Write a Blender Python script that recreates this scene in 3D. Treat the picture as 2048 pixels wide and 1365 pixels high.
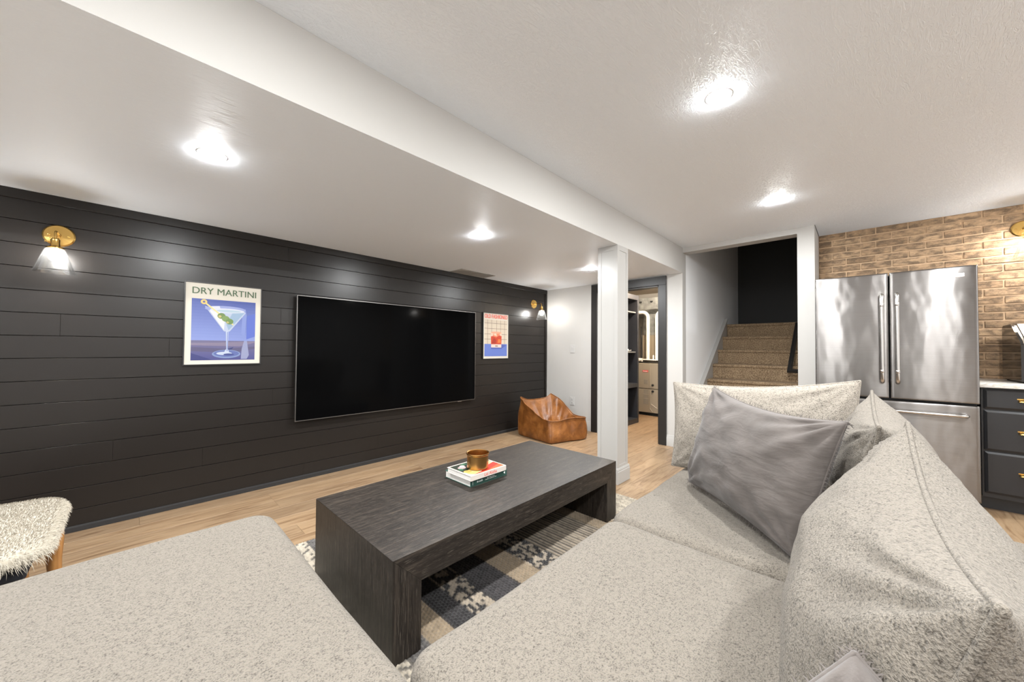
import bpy, bmesh, math, random
import numpy as np
from mathutils import Vector, Matrix, noise

for o in list(bpy.data.objects):
    bpy.data.objects.remove(o, do_unlink=True)
S = bpy.context.scene
COL = S.collection
random.seed(7)
R = math.radians

# ------------------------------------------------------------------ camera
CAM_H = 1.185
YAW, PITCH, ROLL, FPX = R(43.6515), R(1.1131), R(0.42866), 730.17
cam_d = bpy.data.cameras.new('camera')
cam_d.sensor_width = 36.0
cam_d.lens = 36.0 * FPX / 2048.0
cam_d.clip_start = 0.05
cam = bpy.data.objects.new('camera', cam_d)
COL.objects.link(cam)
fw = Vector((math.cos(YAW) * math.cos(PITCH), math.sin(YAW) * math.cos(PITCH), math.sin(PITCH)))
rt = Vector((math.sin(YAW), -math.cos(YAW), 0))
up = rt.cross(fw)
r2 = rt * math.cos(ROLL) + up * math.sin(ROLL)
u2 = -rt * math.sin(ROLL) + up * math.cos(ROLL)
cam.matrix_world = Matrix(((r2.x, u2.x, -fw.x, 0), (r2.y, u2.y, -fw.y, 0), (r2.z, u2.z, -fw.z, CAM_H), (0, 0, 0, 1)))
S.camera = cam

# ------------------------------------------------------------------ world and exposure
W = bpy.data.worlds.new('world')
S.world = W
W.use_nodes = True
W.node_tree.nodes['Background'].inputs[0].default_value = (0.9, 0.95, 1, 1)
W.node_tree.nodes['Background'].inputs[1].default_value = 0.0
S.view_settings.view_transform = 'Standard'
S.view_settings.look = 'None'
S.view_settings.gamma = 1.0
S.view_settings.use_curve_mapping = False
S.view_settings.exposure = 1.22
LENS_STRENGTH = 680.0  # domed diffuser of each recessed downlight
BULB_STRENGTH = 150.0  # each sconce bulb
LAMP_COL = (0.965, 0.985, 0.99)

# ------------------------------------------------------------------ main dimensions
C1, C2 = 2.11, 2.412          # low soffit and main ceiling heights
YS = 3.62                     # face of the shiplap wall
XE = 4.59                     # face of the end wall with the doorway
YB = 1.545                    # soffit edge
XK = 5.10                     # brick wall
XL, YN = -2.6, -2.7           # unseen walls behind the camera

# ------------------------------------------------------------------ geometry helpers
WORLD0 = {}


class G:
    """collects vertices (world coordinates) and faces"""
    def __init__(s):
        s.v = []; s.f = []; s.c = []

    def add(s, vs, fs, col=None):
        b = len(s.v)
        s.v += [tuple(p) for p in vs]
        s.f += [tuple(i + b for i in f) for f in fs]
        s.c += [col] * len(fs)
        return s

    def box(s, x0, x1, y0, y1, z0, z1, bev=0.0, seg=2):
        if bev <= 0:
            vs = [(x, y, z) for z in (z0, z1) for y in (y0, y1) for x in (x0, x1)]
            fs = [(0, 2, 3, 1), (4, 5, 7, 6), (0, 1, 5, 4), (1, 3, 7, 5), (3, 2, 6, 7), (2, 0, 4, 6)]
            return s.add(vs, fs)
        bm = bmesh.new()
        bmesh.ops.create_cube(bm, size=1.0)
        for v in bm.verts:
            v.co = Vector(((x0 + x1) / 2 + v.co.x * (x1 - x0), (y0 + y1) / 2 + v.co.y * (y1 - y0), (z0 + z1) / 2 + v.co.z * (z1 - z0)))
        bmesh.ops.bevel(bm, geom=bm.edges[:], offset=bev, segments=seg, profile=0.5, affect='EDGES')
        bm.verts.index_update()
        s.add([v.co[:] for v in bm.verts], [[v.index for v in f.verts] for f in bm.faces])
        bm.free()
        return s

    def tube(s, pts, r, n=10, cap=True, closed=False):
        pts = [Vector(p) for p in pts]
        m = len(pts)
        rs = r if isinstance(r, (list, tuple)) else [r] * m
        vs = []; prev = None
        for i, p in enumerate(pts):
            a = pts[(i - 1) % m] if (closed or i > 0) else p
            b = pts[(i + 1) % m] if (closed or i < m - 1) else p
            t = (b - a).normalized()
            if prev is None:
                q = Vector((0, 0, 1)) if abs(t.z) < 0.9 else Vector((1, 0, 0))
                x = t.cross(q).normalized()
            else:
                x = (prev - t * prev.dot(t))
                x = x.normalized() if x.length > 1e-6 else t.orthogonal().normalized()
            prev = x
            y = t.cross(x)
            for k in range(n):
                th = 2 * math.pi * k / n
                vs.append(p + (x * math.cos(th) + y * math.sin(th)) * rs[i])
        fs = []
        for i in range(m if closed else m - 1):
            j = (i + 1) % m
            for k in range(n):
                l = (k + 1) % n
                fs.append((i * n + k, j * n + k, j * n + l, i * n + l)[::-1])
        if cap and not closed:
            fs.append(tuple(range(n)))
            fs.append(tuple(range((m - 1) * n, m * n))[::-1])
        return s.add(vs, fs)

    def lathe(s, prof, o, axis=(0, 0, 1), n=32):
        """prof: list of (radius, height along axis)"""
        o = Vector(o); a = Vector(axis).normalized()
        x = a.orthogonal().normalized(); y = a.cross(x)
        vs = []; fs = []
        m = len(prof)
        for (r, h) in prof:
            for k in range(n):
                th = 2 * math.pi * k / n
                vs.append(o + a * h + (x * math.cos(th) + y * math.sin(th)) * max(r, 1e-5))
        for i in range(m - 1):
            for k in range(n):
                l = (k + 1) % n
                fs.append((i * n + k, i * n + l, (i + 1) * n + l, (i + 1) * n + k))
        return s.add(vs, fs)

    def grid(s, nu, nv, fn, wrap_u=False):
        vs = [fn(i, j) for i in range(nu) for j in range(nv)]
        fs = []
        for i in range(nu if wrap_u else nu - 1):
            i2 = (i + 1) % nu
            for j in range(nv - 1):
                fs.append((i * nv + j, i2 * nv + j, i2 * nv + j + 1, i * nv + j + 1))
        return s.add(vs, fs)

    def prism(s, prof, axis, a0, a1):
        """closed 2D profile extruded along axis 0/1/2 from a0 to a1; prof gives the two other coordinates in order"""
        n = len(prof)

        def mk(p, a):
            q = list(p); q.insert(axis, a); return q
        vs = [mk(p, a0) for p in prof] + [mk(p, a1) for p in prof]
        fs = [tuple(range(n)), tuple(range(n, 2 * n))[::-1]]
        fs += [(i, i + n, (i + 1) % n + n, (i + 1) % n) for i in range(n)]
        return s.add(vs, fs)


def finish(me, mat, smooth):
    if mat is not None:
        for m in (mat if isinstance(mat, (list, tuple)) else [mat]):
            me.materials.append(m)
    if smooth:
        me.shade_smooth()
        if smooth is not True:
            me.set_sharp_from_angle(angle=R(smooth))


def tag(o, label=None, cat=None, group=None, kind=None):
    if label: o['label'] = label
    if cat: o['category'] = cat
    if group: o['group'] = group
    if kind: o['kind'] = kind
    return o


def wpos(o):
    return WORLD0[o.as_pointer()]


def obj(name, g, mat, parent=None, smooth=35, fix=True, cols=None):
    """ONE mesh object from a G in world coordinates, its origin at its base"""
    V = np.array(g.v, dtype=float)
    lo, hi = V.min(0), V.max(0)
    o = np.array([(lo[0] + hi[0]) / 2, (lo[1] + hi[1]) / 2, lo[2]])
    me = bpy.data.meshes.new(name)
    me.from_pydata((V - o).tolist(), [], g.f)
    if fix:
        bm = bmesh.new(); bm.from_mesh(me)
        bmesh.ops.recalc_face_normals(bm, faces=bm.faces[:])
        bm.to_mesh(me); bm.free()
    if isinstance(cols, str):
        at = me.color_attributes.new('Col', 'FLOAT_COLOR', 'CORNER')
        k = 0
        for p, c in zip(me.polygons, g.c):
            c = c or (1, 1, 1)
            for li in p.loop_indices:
                at.data[li].color = (*c, 1)
    elif cols is not None:
        at = me.color_attributes.new('Col', 'FLOAT_COLOR', 'POINT')
        at.data.foreach_set('color', np.concatenate([cols, np.ones((len(cols), 1))], 1).astype(np.float32).ravel())
    me.update()
    finish(me, mat, smooth)
    ob = bpy.data.objects.new(name, me)
    COL.objects.link(ob)
    ov = Vector(o)
    if parent is not None:
        ob.parent = parent
        ob.location = ov - wpos(parent)
    else:
        ob.location = ov
    WORLD0[ob.as_pointer()] = ov
    return ob


def inst(name, me, loc, parent=None):
    ob = bpy.data.objects.new(name, me)
    COL.objects.link(ob)
    v = Vector(loc)
    if parent is not None:
        ob.parent = parent
        ob.location = v - wpos(parent)
    else:
        ob.location = v
    WORLD0[ob.as_pointer()] = v
    return ob


def thing(name, loc, label, cat, group=None, kind=None):
    o = bpy.data.objects.new(name, None)
    o.empty_display_size = 0.05
    COL.objects.link(o)
    o.location = loc
    WORLD0[o.as_pointer()] = Vector(loc)
    return tag(o, label, cat, group, kind)


def lamp(name, kind, loc, power, parent, col=LAMP_COL, **kw):
    d = bpy.data.lights.new(name, kind)
    d.energy = power; d.color = col
    for k, v in kw.items():
        setattr(d, k, v)
    ob = bpy.data.objects.new(name, d)
    COL.objects.link(ob)
    ob.parent = parent
    ob.location = Vector(loc) - wpos(parent)
    return ob


def textmesh(body, size, fn, extr=0.0, align='CENTER', width=1.0, bold=0.0):
    """lettering as a flat mesh; fn maps the text plane (u,v) to world"""
    cu = bpy.data.curves.new('txt', 'FONT')
    cu.body = body; cu.size = size; cu.align_x = align; cu.align_y = 'CENTER'
    cu.resolution_u = 4
    cu.offset = bold
    ob = bpy.data.objects.new('txt', cu)
    COL.objects.link(ob)
    dg = bpy.context.evaluated_depsgraph_get()
    me = bpy.data.meshes.new_from_object(ob.evaluated_get(dg))
    g = G()
    g.add([fn(v.co.x * width, v.co.y) for v in me.vertices], [tuple(p.vertices) for p in me.polygons])
    bpy.data.objects.remove(ob, do_unlink=True)
    bpy.data.curves.remove(cu)
    bpy.data.meshes.remove(me)
    return g


def lin(r, g, b):
    f = lambda c: (c / 255) / 12.92 if c / 255 <= 0.04045 else ((c / 255 + 0.055) / 1.055) ** 2.4
    return (f(r), f(g), f(b))


# ------------------------------------------------------------------ materials
class NT:
    def __init__(s, name):
        s.m = bpy.data.materials.new(name)
        s.m.use_nodes = True
        s.t = s.m.node_tree
        s.b = s.t.nodes['Principled BSDF']
        s.out = s.t.nodes['Material Output']

    def n(s, typ, **kw):
        nd = s.t.nodes.new(typ)
        for k, v in kw.items():
            if k.startswith('i_'):
                nd.inputs[int(k[2:])].default_value = v
            elif hasattr(nd, k):
                setattr(nd, k, v)
        return nd

    def l(s, a, b):
        s.t.links.new(a, b)

    def coord(s, kind='Object', scale=(1, 1, 1), rot=(0, 0, 0), world=False):
        if world:
            ge = s.n('ShaderNodeNewGeometry'); src = ge.outputs['Position']
        else:
            tc = s.n('ShaderNodeTexCoord'); src = tc.outputs[kind]
        mp = s.n('ShaderNodeMapping')
        mp.inputs['Scale'].default_value = scale
        mp.inputs['Rotation'].default_value = rot
        s.l(src, mp.inputs['Vector'])
        return mp.outputs[0]

    def noise(s, vec, scale, detail=3, rough=0.5, dist=0.0):
        nd = s.n('ShaderNodeTexNoise')
        nd.inputs['Scale'].default_value = scale
        nd.inputs['Detail'].default_value = detail
        nd.inputs['Roughness'].default_value = rough
        nd.inputs['Distortion'].default_value = dist
        s.l(vec, nd.inputs['Vector'])
        return nd.outputs['Fac']

    def ramp(s, fac, stops, interp='LINEAR'):
        nd = s.n('ShaderNodeValToRGB')
        nd.color_ramp.interpolation = interp
        e = nd.color_ramp.elements
        while len(e) > 1:
            e.remove(e[-1])
        e[0].position = stops[0][0]; e[0].color = (*stops[0][1], 1)
        for p, c in stops[1:]:
            x = e.new(p); x.color = (*c, 1)
        s.l(fac, nd.inputs[0])
        return nd.outputs[0]

    def mix(s, fac, a, b, mode='MIX'):
        nd = s.n('ShaderNodeMix', data_type='RGBA', blend_type=mode)
        for i, v in ((0, fac), (6, a), (7, b)):
            if isinstance(v, (int, float)):
                nd.inputs[i].default_value = v
            elif isinstance(v, tuple):
                nd.inputs[i].default_value = (*v, 1)
            else:
                s.l(v, nd.inputs[i])
        return nd.outputs[2]

    def math(s, op, a, b=None):
        nd = s.n('ShaderNodeMath', operation=op)
        for i, v in ((0, a), (1, b)):
            if v is None: continue
            if isinstance(v, (int, float)): nd.inputs[i].default_value = v
            else: s.l(v, nd.inputs[i])
        return nd.outputs[0]

    def bump(s, h, strength, dist, prev=None):
        nd = s.n('ShaderNodeBump')
        nd.inputs['Strength'].default_value = strength
        nd.inputs['Distance'].default_value = dist
        s.l(h, nd.inputs['Height'])
        if prev is not None:
            s.l(prev, nd.inputs['Normal'])
        s.l(nd.outputs[0], s.b.inputs['Normal'])
        return nd.outputs[0]

    def base(s, c):
        if isinstance(c, tuple): s.b.inputs['Base Color'].default_value = (*c, 1)
        else: s.l(c, s.b.inputs['Base Color'])

    def set(s, **kw):
        for k, v in kw.items():
            k = k.replace('_', ' ')
            if isinstance(v, (int, float, tuple)):
                s.b.inputs[k].default_value = v
            else:
                s.l(v, s.b.inputs[k])
        return s


def plain(name, col, rough=0.5, metal=0.0, **kw):
    t = NT(name); t.base(col); t.set(Roughness=rough, Metallic=metal, **kw)
    return t.m


def emis(name, col, st):
    t = NT(name); t.base((0.8, 0.8, 0.8)); t.set(Emission_Strength=st)
    t.b.inputs['Emission Color'].default_value = (*col, 1)
    return t.m


M = {}


def mats():
    # painted plaster
    t = NT('white_wall_paint'); t.base((0.44, 0.427, 0.407)); t.set(Roughness=0.6)
    t.bump(t.noise(t.coord(world=True), 180, 2), 0.05, 0.002); M['wall'] = t.m
    M['wall_light_fill'] = plain('white_wall_paint_light_fill', (0.86, 0.865, 0.87), 0.6)  # same white paint, lightened in colour to stand in for missing light
    M['trim'] = plain('white_trim_paint', (0.375, 0.363, 0.345), 0.32)
    # brushed ceiling texture: wavering strokes
    for nm, sc, st in (('ceil', (7, 30, 1), 0.38), ('ceil_low', (3.5, 44, 1), 0.22)):
        t = NT('textured_ceiling_paint' + ('' if nm == 'ceil' else '_fine')); t.base((0.835, 0.88, 0.935)); t.set(Roughness=0.62)
        v = t.coord(world=True, scale=sc, rot=(0, 0, R(52 if nm == 'ceil' else 0)))
        h = t.noise(v, 1.7, 4, 0.55, 1.6 if nm == 'ceil' else 0.5)
        t.bump(t.ramp(h, [(0.40, (0, 0, 0)), (0.50, (1, 1, 1)), (0.60, (0, 0, 0))]), st, 0.004)
        M[nm] = t.m
    # shiplap
    t = NT('charcoal_board_paint'); t.base((0.0112, 0.00904, 0.00776)); t.set(Roughness=0.33, Specular_IOR_Level=0.34)
    v = t.coord(world=True, scale=(3, 1, 26))
    t.bump(t.noise(v, 8, 3), 0.045, 0.003); M['ship'] = t.m
    M['ship_gap'] = plain('charcoal_gap_paint', (0.012, 0.011, 0.011), 0.7)
    t = NT('black_wall_paint'); t.base((0.017, 0.016, 0.0155)); t.set(Roughness=0.65)
    t.bump(t.noise(t.coord(world=True), 120, 2), 0.05, 0.002); M['black_wall'] = t.m
    M['black_trim'] = plain('black_casing_paint', (0.01063, 0.00935, 0.0085), 0.45)
    # oak planks
    t = NT('light_oak_plank')
    oi = t.n('ShaderNodeObjectInfo')
    cx = t.n('ShaderNodeCombineXYZ'); t.l(t.math('MULTIPLY', oi.outputs['Random'], 37.0), cx.inputs[0]); t.l(t.math('MULTIPLY', oi.outputs['Random'], 11.0), cx.inputs[1])
    va = t.n('ShaderNodeVectorMath', operation='ADD'); t.l(t.coord(world=True), va.inputs[0]); t.l(cx.outputs[0], va.inputs[1])
    mp = t.n('ShaderNodeMapping'); mp.inputs['Scale'].default_value = (0.9, 9, 1); t.l(va.outputs[0], mp.inputs[0])
    g1 = t.noise(mp.outputs[0], 2.6, 6, 0.60, 1.4)
    g2 = t.noise(mp.outputs[0], 14, 3, 0.6)
    c = t.ramp(g1, [(0.28, lin(150, 118, 86)), (0.42, lin(190, 158, 122)), (0.56, lin(220, 190, 152)), (0.72, lin(206, 174, 136)), (0.85, lin(170, 138, 104))])
    c = t.mix(t.math('MULTIPLY', g2, 0.30), c, lin(158, 120, 84))
    sh = t.ramp(oi.outputs['Random'], [(0, (0.3187, 0.306, 0.3043)), (0.5, (0.391, 0.3782, 0.374)), (1, (0.4675, 0.4505, 0.4377))])
    c = t.mix(1.0, c, sh, 'MULTIPLY'); t.base(c); t.set(Roughness=0.42)
    t.bump(g2, 0.06, 0.002); M['oak'] = t.m
    # table wood: wire brushed dark oak
    def darkwood(name, sc):
        t = NT(name)
        v = t.coord(world=True, scale=sc)
        a = t.noise(v, 1.0, 6, 0.62, 0.3); b = t.noise(v, 5.5, 4, 0.65)
        c = t.ramp(a, [(0.32, (0.00882, 0.00684, 0.00567)), (0.55, (0.0207, 0.01602, 0.01278)), (0.75, (0.0558, 0.0432, 0.0333))])
        c = t.mix(t.ramp(b, [(0.55, (0, 0, 0)), (0.68, (0.85, 0.85, 0.85))]), c, (0.105, 0.087, 0.069))
        t.base(c); t.set(Roughness=0.45, Specular_IOR_Level=0.36)
        t.bump(b, 0.3, 0.003); return t.m
    M['dark_wood'] = darkwood('dark_brushed_oak', (3.0, 55, 55))
    M['dark_wood_v'] = darkwood('dark_brushed_oak_upright', (75, 75, 2.5))
    # boucle
    def boucle(name, light, dark, amt, sc=1.0):
        t = NT(name)
        v = t.coord(world=True)
        a = t.noise(v, 260 * sc, 2, 0.6); b = t.noise(v, 95 * sc, 2, 0.6)
        f = t.math('ADD', t.math('MULTIPLY', a, 0.65), t.math('MULTIPLY', b, 0.35))
        c = t.ramp(f, [(0.30, dark), (0.30 + amt, tuple(x * 0.72 for x in light)), (0.52, light), (0.75, tuple(min(1, x * 1.12) for x in light))])
        t.base(c); t.set(Roughness=0.95, Sheen_Weight=0.06, Sheen_Roughness=0.5)
        t.bump(f, 0.95, 0.008)
        return t.m
    M['boucle'] = boucle('cream_boucle', (0.174, 0.1515, 0.1235), (0.027, 0.01935, 0.01215), 0.135)
    M['boucle_fine'] = boucle('cream_boucle_curly', (0.2967, 0.2623, 0.2193), (0.0602, 0.04988, 0.03784), 0.13, 0.85)
    # grey washed linen
    t = NT('grey_washed_linen')
    v = t.coord(world=True)
    a = t.noise(v, 9, 4, 0.6); w = t.noise(t.coord(world=True, scale=(1, 1, 6)), 160, 2)
    t.base(t.ramp(a, [(0.3, (0.07056, 0.0588, 0.05208)), (0.7, (0.09912, 0.08316, 0.07476))]))
    t.set(Roughness=0.85, Sheen_Weight=0.15)
    n1 = t.bump(t.noise(t.coord(world=True, scale=(1.5, 1.5, 5)), 5, 3, 0.5, 0.4), 0.35, 0.02)
    t.bump(w, 0.15, 0.002, n1); M['linen'] = t.m
    # leather
    t = NT('tan_leather')
    v = t.coord(world=True)
    a = t.noise(v, 9, 5, 0.6, 0.5); b = t.noise(v, 160, 3)
    t.base(t.ramp(a, [(0.25, (0.084, 0.02604, 0.0042)), (0.5, (0.1722, 0.0588, 0.01008)), (0.75, (0.2814, 0.1134, 0.02772))]))
    t.set(Roughness=0.40)
    n1 = t.bump(t.noise(v, 16, 3, 0.55, 0.8), 0.35, 0.012)
    t.bump(b, 0.12, 0.002, n1); M['leather'] = t.m
    # metals
    M['brass'] = plain('polished_brass', (0.66, 0.42, 0.13), 0.20, 1.0)
    M['brass_old'] = plain('aged_brass', (0.52, 0.29, 0.10), 0.26, 1.0)
    M['silver'] = plain('silver_metal', (0.70, 0.70, 0.69), 0.25, 1.0)
    M['bezel'] = plain('dull_silver_bezel', (0.22, 0.21, 0.20), 0.4, 1.0)
    t = NT('galvanised_sheet')
    t.base(t.ramp(t.noise(t.coord(world=True), 14, 3), [(0.3, (0.20, 0.205, 0.20)), (0.7, (0.36, 0.37, 0.36))])); t.set(Roughness=0.45, Metallic=0.6); M['galv'] = t.m
    t = NT('brushed_stainless')
    lo = t.noise(t.coord(world=True, scale=(1, 2.2, 1.0)), 2.4, 2)
    br = t.noise(t.coord(world=True, scale=(1, 3, 900)), 1.0, 2)
    t.base(t.ramp(br, [(0.2, (0.2009, 0.1894, 0.1812)), (0.8, (0.2542, 0.2419, 0.2329))])); t.set(Roughness=0.24, Metallic=1.0, Anisotropic=0.92)
    tv = t.n('ShaderNodeCombineXYZ'); tv.inputs[2].default_value = 1.0
    t.l(tv.outputs[0], t.b.inputs['Tangent'])
    t.bump(lo, 0.11, 0.05); M['steel'] = t.m
    M['steel_smooth'] = plain('satin_steel', (0.52, 0.50, 0.48), 0.22, 1.0)
    M['steel_dark'] = plain('dark_satin_steel', (0.34, 0.325, 0.31), 0.28, 1.0)
    M['fridge_side'] = plain('grey_appliance_side', (0.10, 0.10, 0.10), 0.45)
    M['gasket'] = plain('black_gasket', (0.012, 0.012, 0.013), 0.6)
    M['tv_screen'] = plain('black_screen_glass', (0.0018, 0.0018, 0.0019), 0.09, 0.0, Specular_IOR_Level=0.032)
    M['tv_back'] = plain('black_plastic', (0.012, 0.012, 0.012), 0.5)
    M['black_gloss'] = plain('black_gloss_plastic', (0.015, 0.013, 0.012), 0.08)
    M['frame_black'] = plain('black_frame_lacquer', (0.018, 0.017, 0.017), 0.35)
    # glass: clear body with a fresnel sheen
    t = NT('clear_glass')
    tr = t.n('ShaderNodeBsdfTransparent'); tr.inputs[0].default_value = (0.95, 0.955, 0.955, 1)
    gl = t.n('ShaderNodeBsdfGlossy'); gl.inputs['Roughness'].default_value = 0.04
    fr = t.n('ShaderNodeLayerWeight'); fr.inputs[0].default_value = 0.30
    mx = t.n('ShaderNodeMixShader')
    t.l(t.math('ADD', t.math('MULTIPLY', fr.outputs['Facing'], 0.62), 0.03), mx.inputs[0]); t.l(tr.outputs[0], mx.inputs[1]); t.l(gl.outputs[0], mx.inputs[2])
    tl = t.n('ShaderNodeBsdfTranslucent'); tl.inputs[0].default_value = (0.9, 0.92, 0.92, 1)
    m2 = t.n('ShaderNodeMixShader'); m2.inputs[0].default_value = 0.006
    t.l(mx.outputs[0], m2.inputs[1]); t.l(tl.outputs[0], m2.inputs[2])
    t.l(m2.outputs[0], t.out.inputs[0]); M['glass'] = t.m
    M['bulb'] = emis('lit_bulb', (1, 0.97, 0.93), BULB_STRENGTH)
    M['lens'] = emis('lit_lens', LAMP_COL, LENS_STRENGTH)
    M['plastic_white'] = plain('white_plastic', (0.45, 0.44, 0.425), 0.35)
    # printed paper (vertex coloured)
    for nm, ro in (('print', 0.45), ('rugv', 1.0)):
        t = NT('printed_paper' if nm == 'print' else 'woven_wool')
        at = t.n('ShaderNodeVertexColor', layer_name='Col'); t.base(t.mix(1.0, at.outputs[0], (0.5544, 0.5208, 0.4746), 'MULTIPLY')); t.set(Roughness=ro)
        if nm == 'rugv':
            t.set(Sheen_Weight=0.2)
            t.bump(t.noise(t.coord(world=True), 330, 2), 0.5, 0.004)
        M[nm] = t.m
    M['paper'] = plain('cream_paper', (0.4704, 0.4368, 0.3738), 0.6)
    M['ink_green'] = plain('green_ink', (0.045, 0.085, 0.040), 0.6)
    M['ink_red'] = plain('red_ink', (0.62, 0.055, 0.028), 0.6)
    M['ink_white'] = plain('white_ink', (0.82, 0.82, 0.80), 0.6)
    M['pages'] = plain('book_pages', (0.55, 0.53, 0.50), 0.8)
    M['book_white'] = plain('pale_book_cloth', (0.55, 0.49, 0.44), 0.5)
    M['book_green'] = plain('green_book_cloth', (0.018, 0.062, 0.048), 0.5)
    # stair carpet
    t = NT('brown_cut_pile_carpet')
    v = t.coord(world=True)
    a = t.noise(v, 85, 3, 0.75); b = t.noise(v, 11, 3)
    c = t.ramp(a, [(0.34, (0.105, 0.066, 0.036)), (0.44, (0.31, 0.208, 0.120)), (0.58, (0.55, 0.395, 0.240)), (0.72, (0.71, 0.54, 0.355))])
    c = t.mix(t.math('MULTIPLY', b, 0.62), c, (0.150, 0.097, 0.055)); t.base(c); t.set(Roughness=1.0)
    t.bump(a, 1.0, 0.02); M['carpet'] = t.m
    # brick and mortar
    t = NT('weathered_tan_brick')
    oi = t.n('ShaderNodeObjectInfo')
    v = t.coord(world=True, scale=(1, 1.0, 2.2))
    a = t.noise(v, 13, 4, 0.65, 0.3); b = t.noise(t.coord(world=True, scale=(1, 3, 1)), 75, 3, 0.6)
    base = t.ramp(oi.outputs['Random'], [(0, (0.34, 0.215, 0.118)), (0.4, (0.48, 0.315, 0.182)), (0.75, (0.55, 0.37, 0.218)), (1, (0.40, 0.25, 0.138))])
    c = t.mix(t.ramp(a, [(0.38, (0, 0, 0)), (0.60, (0.9, 0.9, 0.9))]), base, (0.135, 0.088, 0.052))
    c = t.mix(t.ramp(b, [(0.52, (0, 0, 0)), (0.72, (0.5, 0.5, 0.5))]), c, (0.40, 0.285, 0.175))
    t.base(c); t.set(Roughness=0.75); t.bump(b, 0.5, 0.004); M['brick'] = t.m
    t = NT('tan_mortar'); t.base((0.60, 0.42, 0.265)); t.set(Roughness=0.9); t.bump(t.noise(t.coord(world=True), 160, 2), 0.4, 0.003); M['mortar'] = t.m
    M['cabinet'] = plain('charcoal_cabinet_paint', (0.01368, 0.01368, 0.01512), 0.38)
    t = NT('white_quartz'); a = t.noise(t.coord(world=True, scale=(1, 1, 1)), 5, 6, 0.6, 1.5)
    t.base(t.ramp(a, [(0.45, (0.74, 0.72, 0.68)), (0.5, (0.55, 0.50, 0.43)), (0.55, (0.74, 0.72, 0.68))])); t.set(Roughness=0.2); M['quartz'] = t.m
    # fur
    t = NT('cream_faux_fur'); a = t.noise(t.coord(world=True), 40, 3)
    t.base(t.ramp(a, [(0.3, (0.352, 0.312, 0.244)), (0.7, (0.376, 0.34, 0.276))])); t.set(Roughness=0.9, Sheen_Weight=0.3); M['fur'] = t.m
    t = NT('amber_wood'); a = t.noise(t.coord(world=True, scale=(20, 20, 2)), 2, 3)
    t.base(t.ramp(a, [(0.3, (0.19, 0.075, 0.018)), (0.7, (0.40, 0.20, 0.065))])); t.set(Roughness=0.35); M['amber'] = t.m
    M['navy'] = plain('dark_seat_underside', (0.012, 0.013, 0.018), 0.8)
    # utility room
    M['pvc'] = plain('white_pvc', (0.78, 0.74, 0.68), 0.35)
    M['furnace'] = plain('beige_grey_enamel', (0.36, 0.315, 0.25), 0.4, 0.35)
    M['coil'] = plain('brown_grey_enamel', (0.27, 0.225, 0.165), 0.5, 0.2)
    M['util_ceil'] = plain('tan_ceiling_board', (0.62, 0.52, 0.40), 0.8)
    M['util_wall'] = plain('grey_utility_wall', (0.42, 0.40, 0.37), 0.8)
    M['shelf_black'] = plain('black_laminate', (0.016, 0.016, 0.019), 0.45)
    M['red_badge'] = plain('red_badge_enamel', (0.58, 0.02, 0.02), 0.4)
    M['grey_label'] = plain('grey_sticker', (0.22, 0.20, 0.17), 0.6)
    M['dark_hole'] = plain('matt_black', (0.006, 0.006, 0.006), 0.9)


mats()


def struct(name, g, mat, parent=None, smooth=35, fix=True):
    o = obj(name, g, mat, parent, smooth, fix)
    if parent is None:
        o['kind'] = 'structure'
    return o


# ================================================================== STRUCTURE
# ---- floor: slab, planks one by one in the visible area
PX0, PX1, PY0, PY1 = -0.80, 7.10, -0.30, 3.66
g = G().box(XL - 0.1, 7.5, YN - 0.1, 3.9, -0.10, -0.010)
g.box(XL - 0.1, PX0, YN, PY1, -0.010, 0.0)
g.box(PX0, 7.5, YN, PY0, -0.010, 0.0)
floor = struct('floor', g, M['oak'], smooth=False)
PW, PL = 0.178, 1.22


def chamfer_box_mesh(name, L, Wd, H, ch, mat):
    """box with a chamfered top rim, origin at the centre of its base"""
    a, b = L / 2, Wd / 2
    vs = [(-a, -b, 0), (a, -b, 0), (a, b, 0), (-a, b, 0), (-a, -b, H - ch), (a, -b, H - ch), (a, b, H - ch), (-a, b, H - ch),
          (-a + ch, -b + ch, H), (a - ch, -b + ch, H), (a - ch, b - ch, H), (-a + ch, b - ch, H)]
    fs = [(3, 2, 1, 0), (8, 9, 10, 11)]
    for k in range(4):
        l = (k + 1) % 4
        fs += [(k, l, l + 4, k + 4), (k + 4, l + 4, l + 8, k + 8)]
    me = bpy.data.meshes.new(name)
    me.from_pydata(vs, [], fs); me.materials.append(mat)
    return me


plank_cache = {}
rng = random.Random(3)
row = 0
y = PY0
while y < PY1 - 0.02:
    wd = min(PW, PY1 - y)
    x = PX0 - rng.choice([0.1, 0.35, 0.6, 0.85, 1.05])
    while x < PX1:
        a, b = max(x, PX0), min(x + PL, PX1)
        x += PL
        if b - a < 0.04: continue
        key = (round(b - a, 3), round(wd, 3))
        if key not in plank_cache:
            plank_cache[key] = chamfer_box_mesh('plank', b - a - 0.0008, wd - 0.0008, 0.010, 0.0008, M['oak'])
        inst('plank', plank_cache[key], ((a + b) / 2, y + wd / 2, -0.010), floor)
    y += PW

# ---- ceilings
g = G().box(XL, 4.60, YN, YB, C2, C2 + 0.12)
g.box(4.60, XK + 0.1, YN, 0.31, C2, C2 + 0.12)
struct('ceiling', g, M['ceil'], smooth=False)
g = G().box(XL, XE, YB + 0.0005, YS + 0.14, C1, C2 + 0.12)
struct('ceiling', g, [M['ceil_low'], M['wall']], smooth=False)
sof = bpy.data.objects['ceiling.001']
for p in sof.data.polygons:
    if p.normal.z > -0.5: p.material_index = 1
g = G().box(4.60, 4.74, 0.45, YB, 2.353, C2 + 0.12)
struct('trim_1', g, M['wall'], smooth=False)

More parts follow.
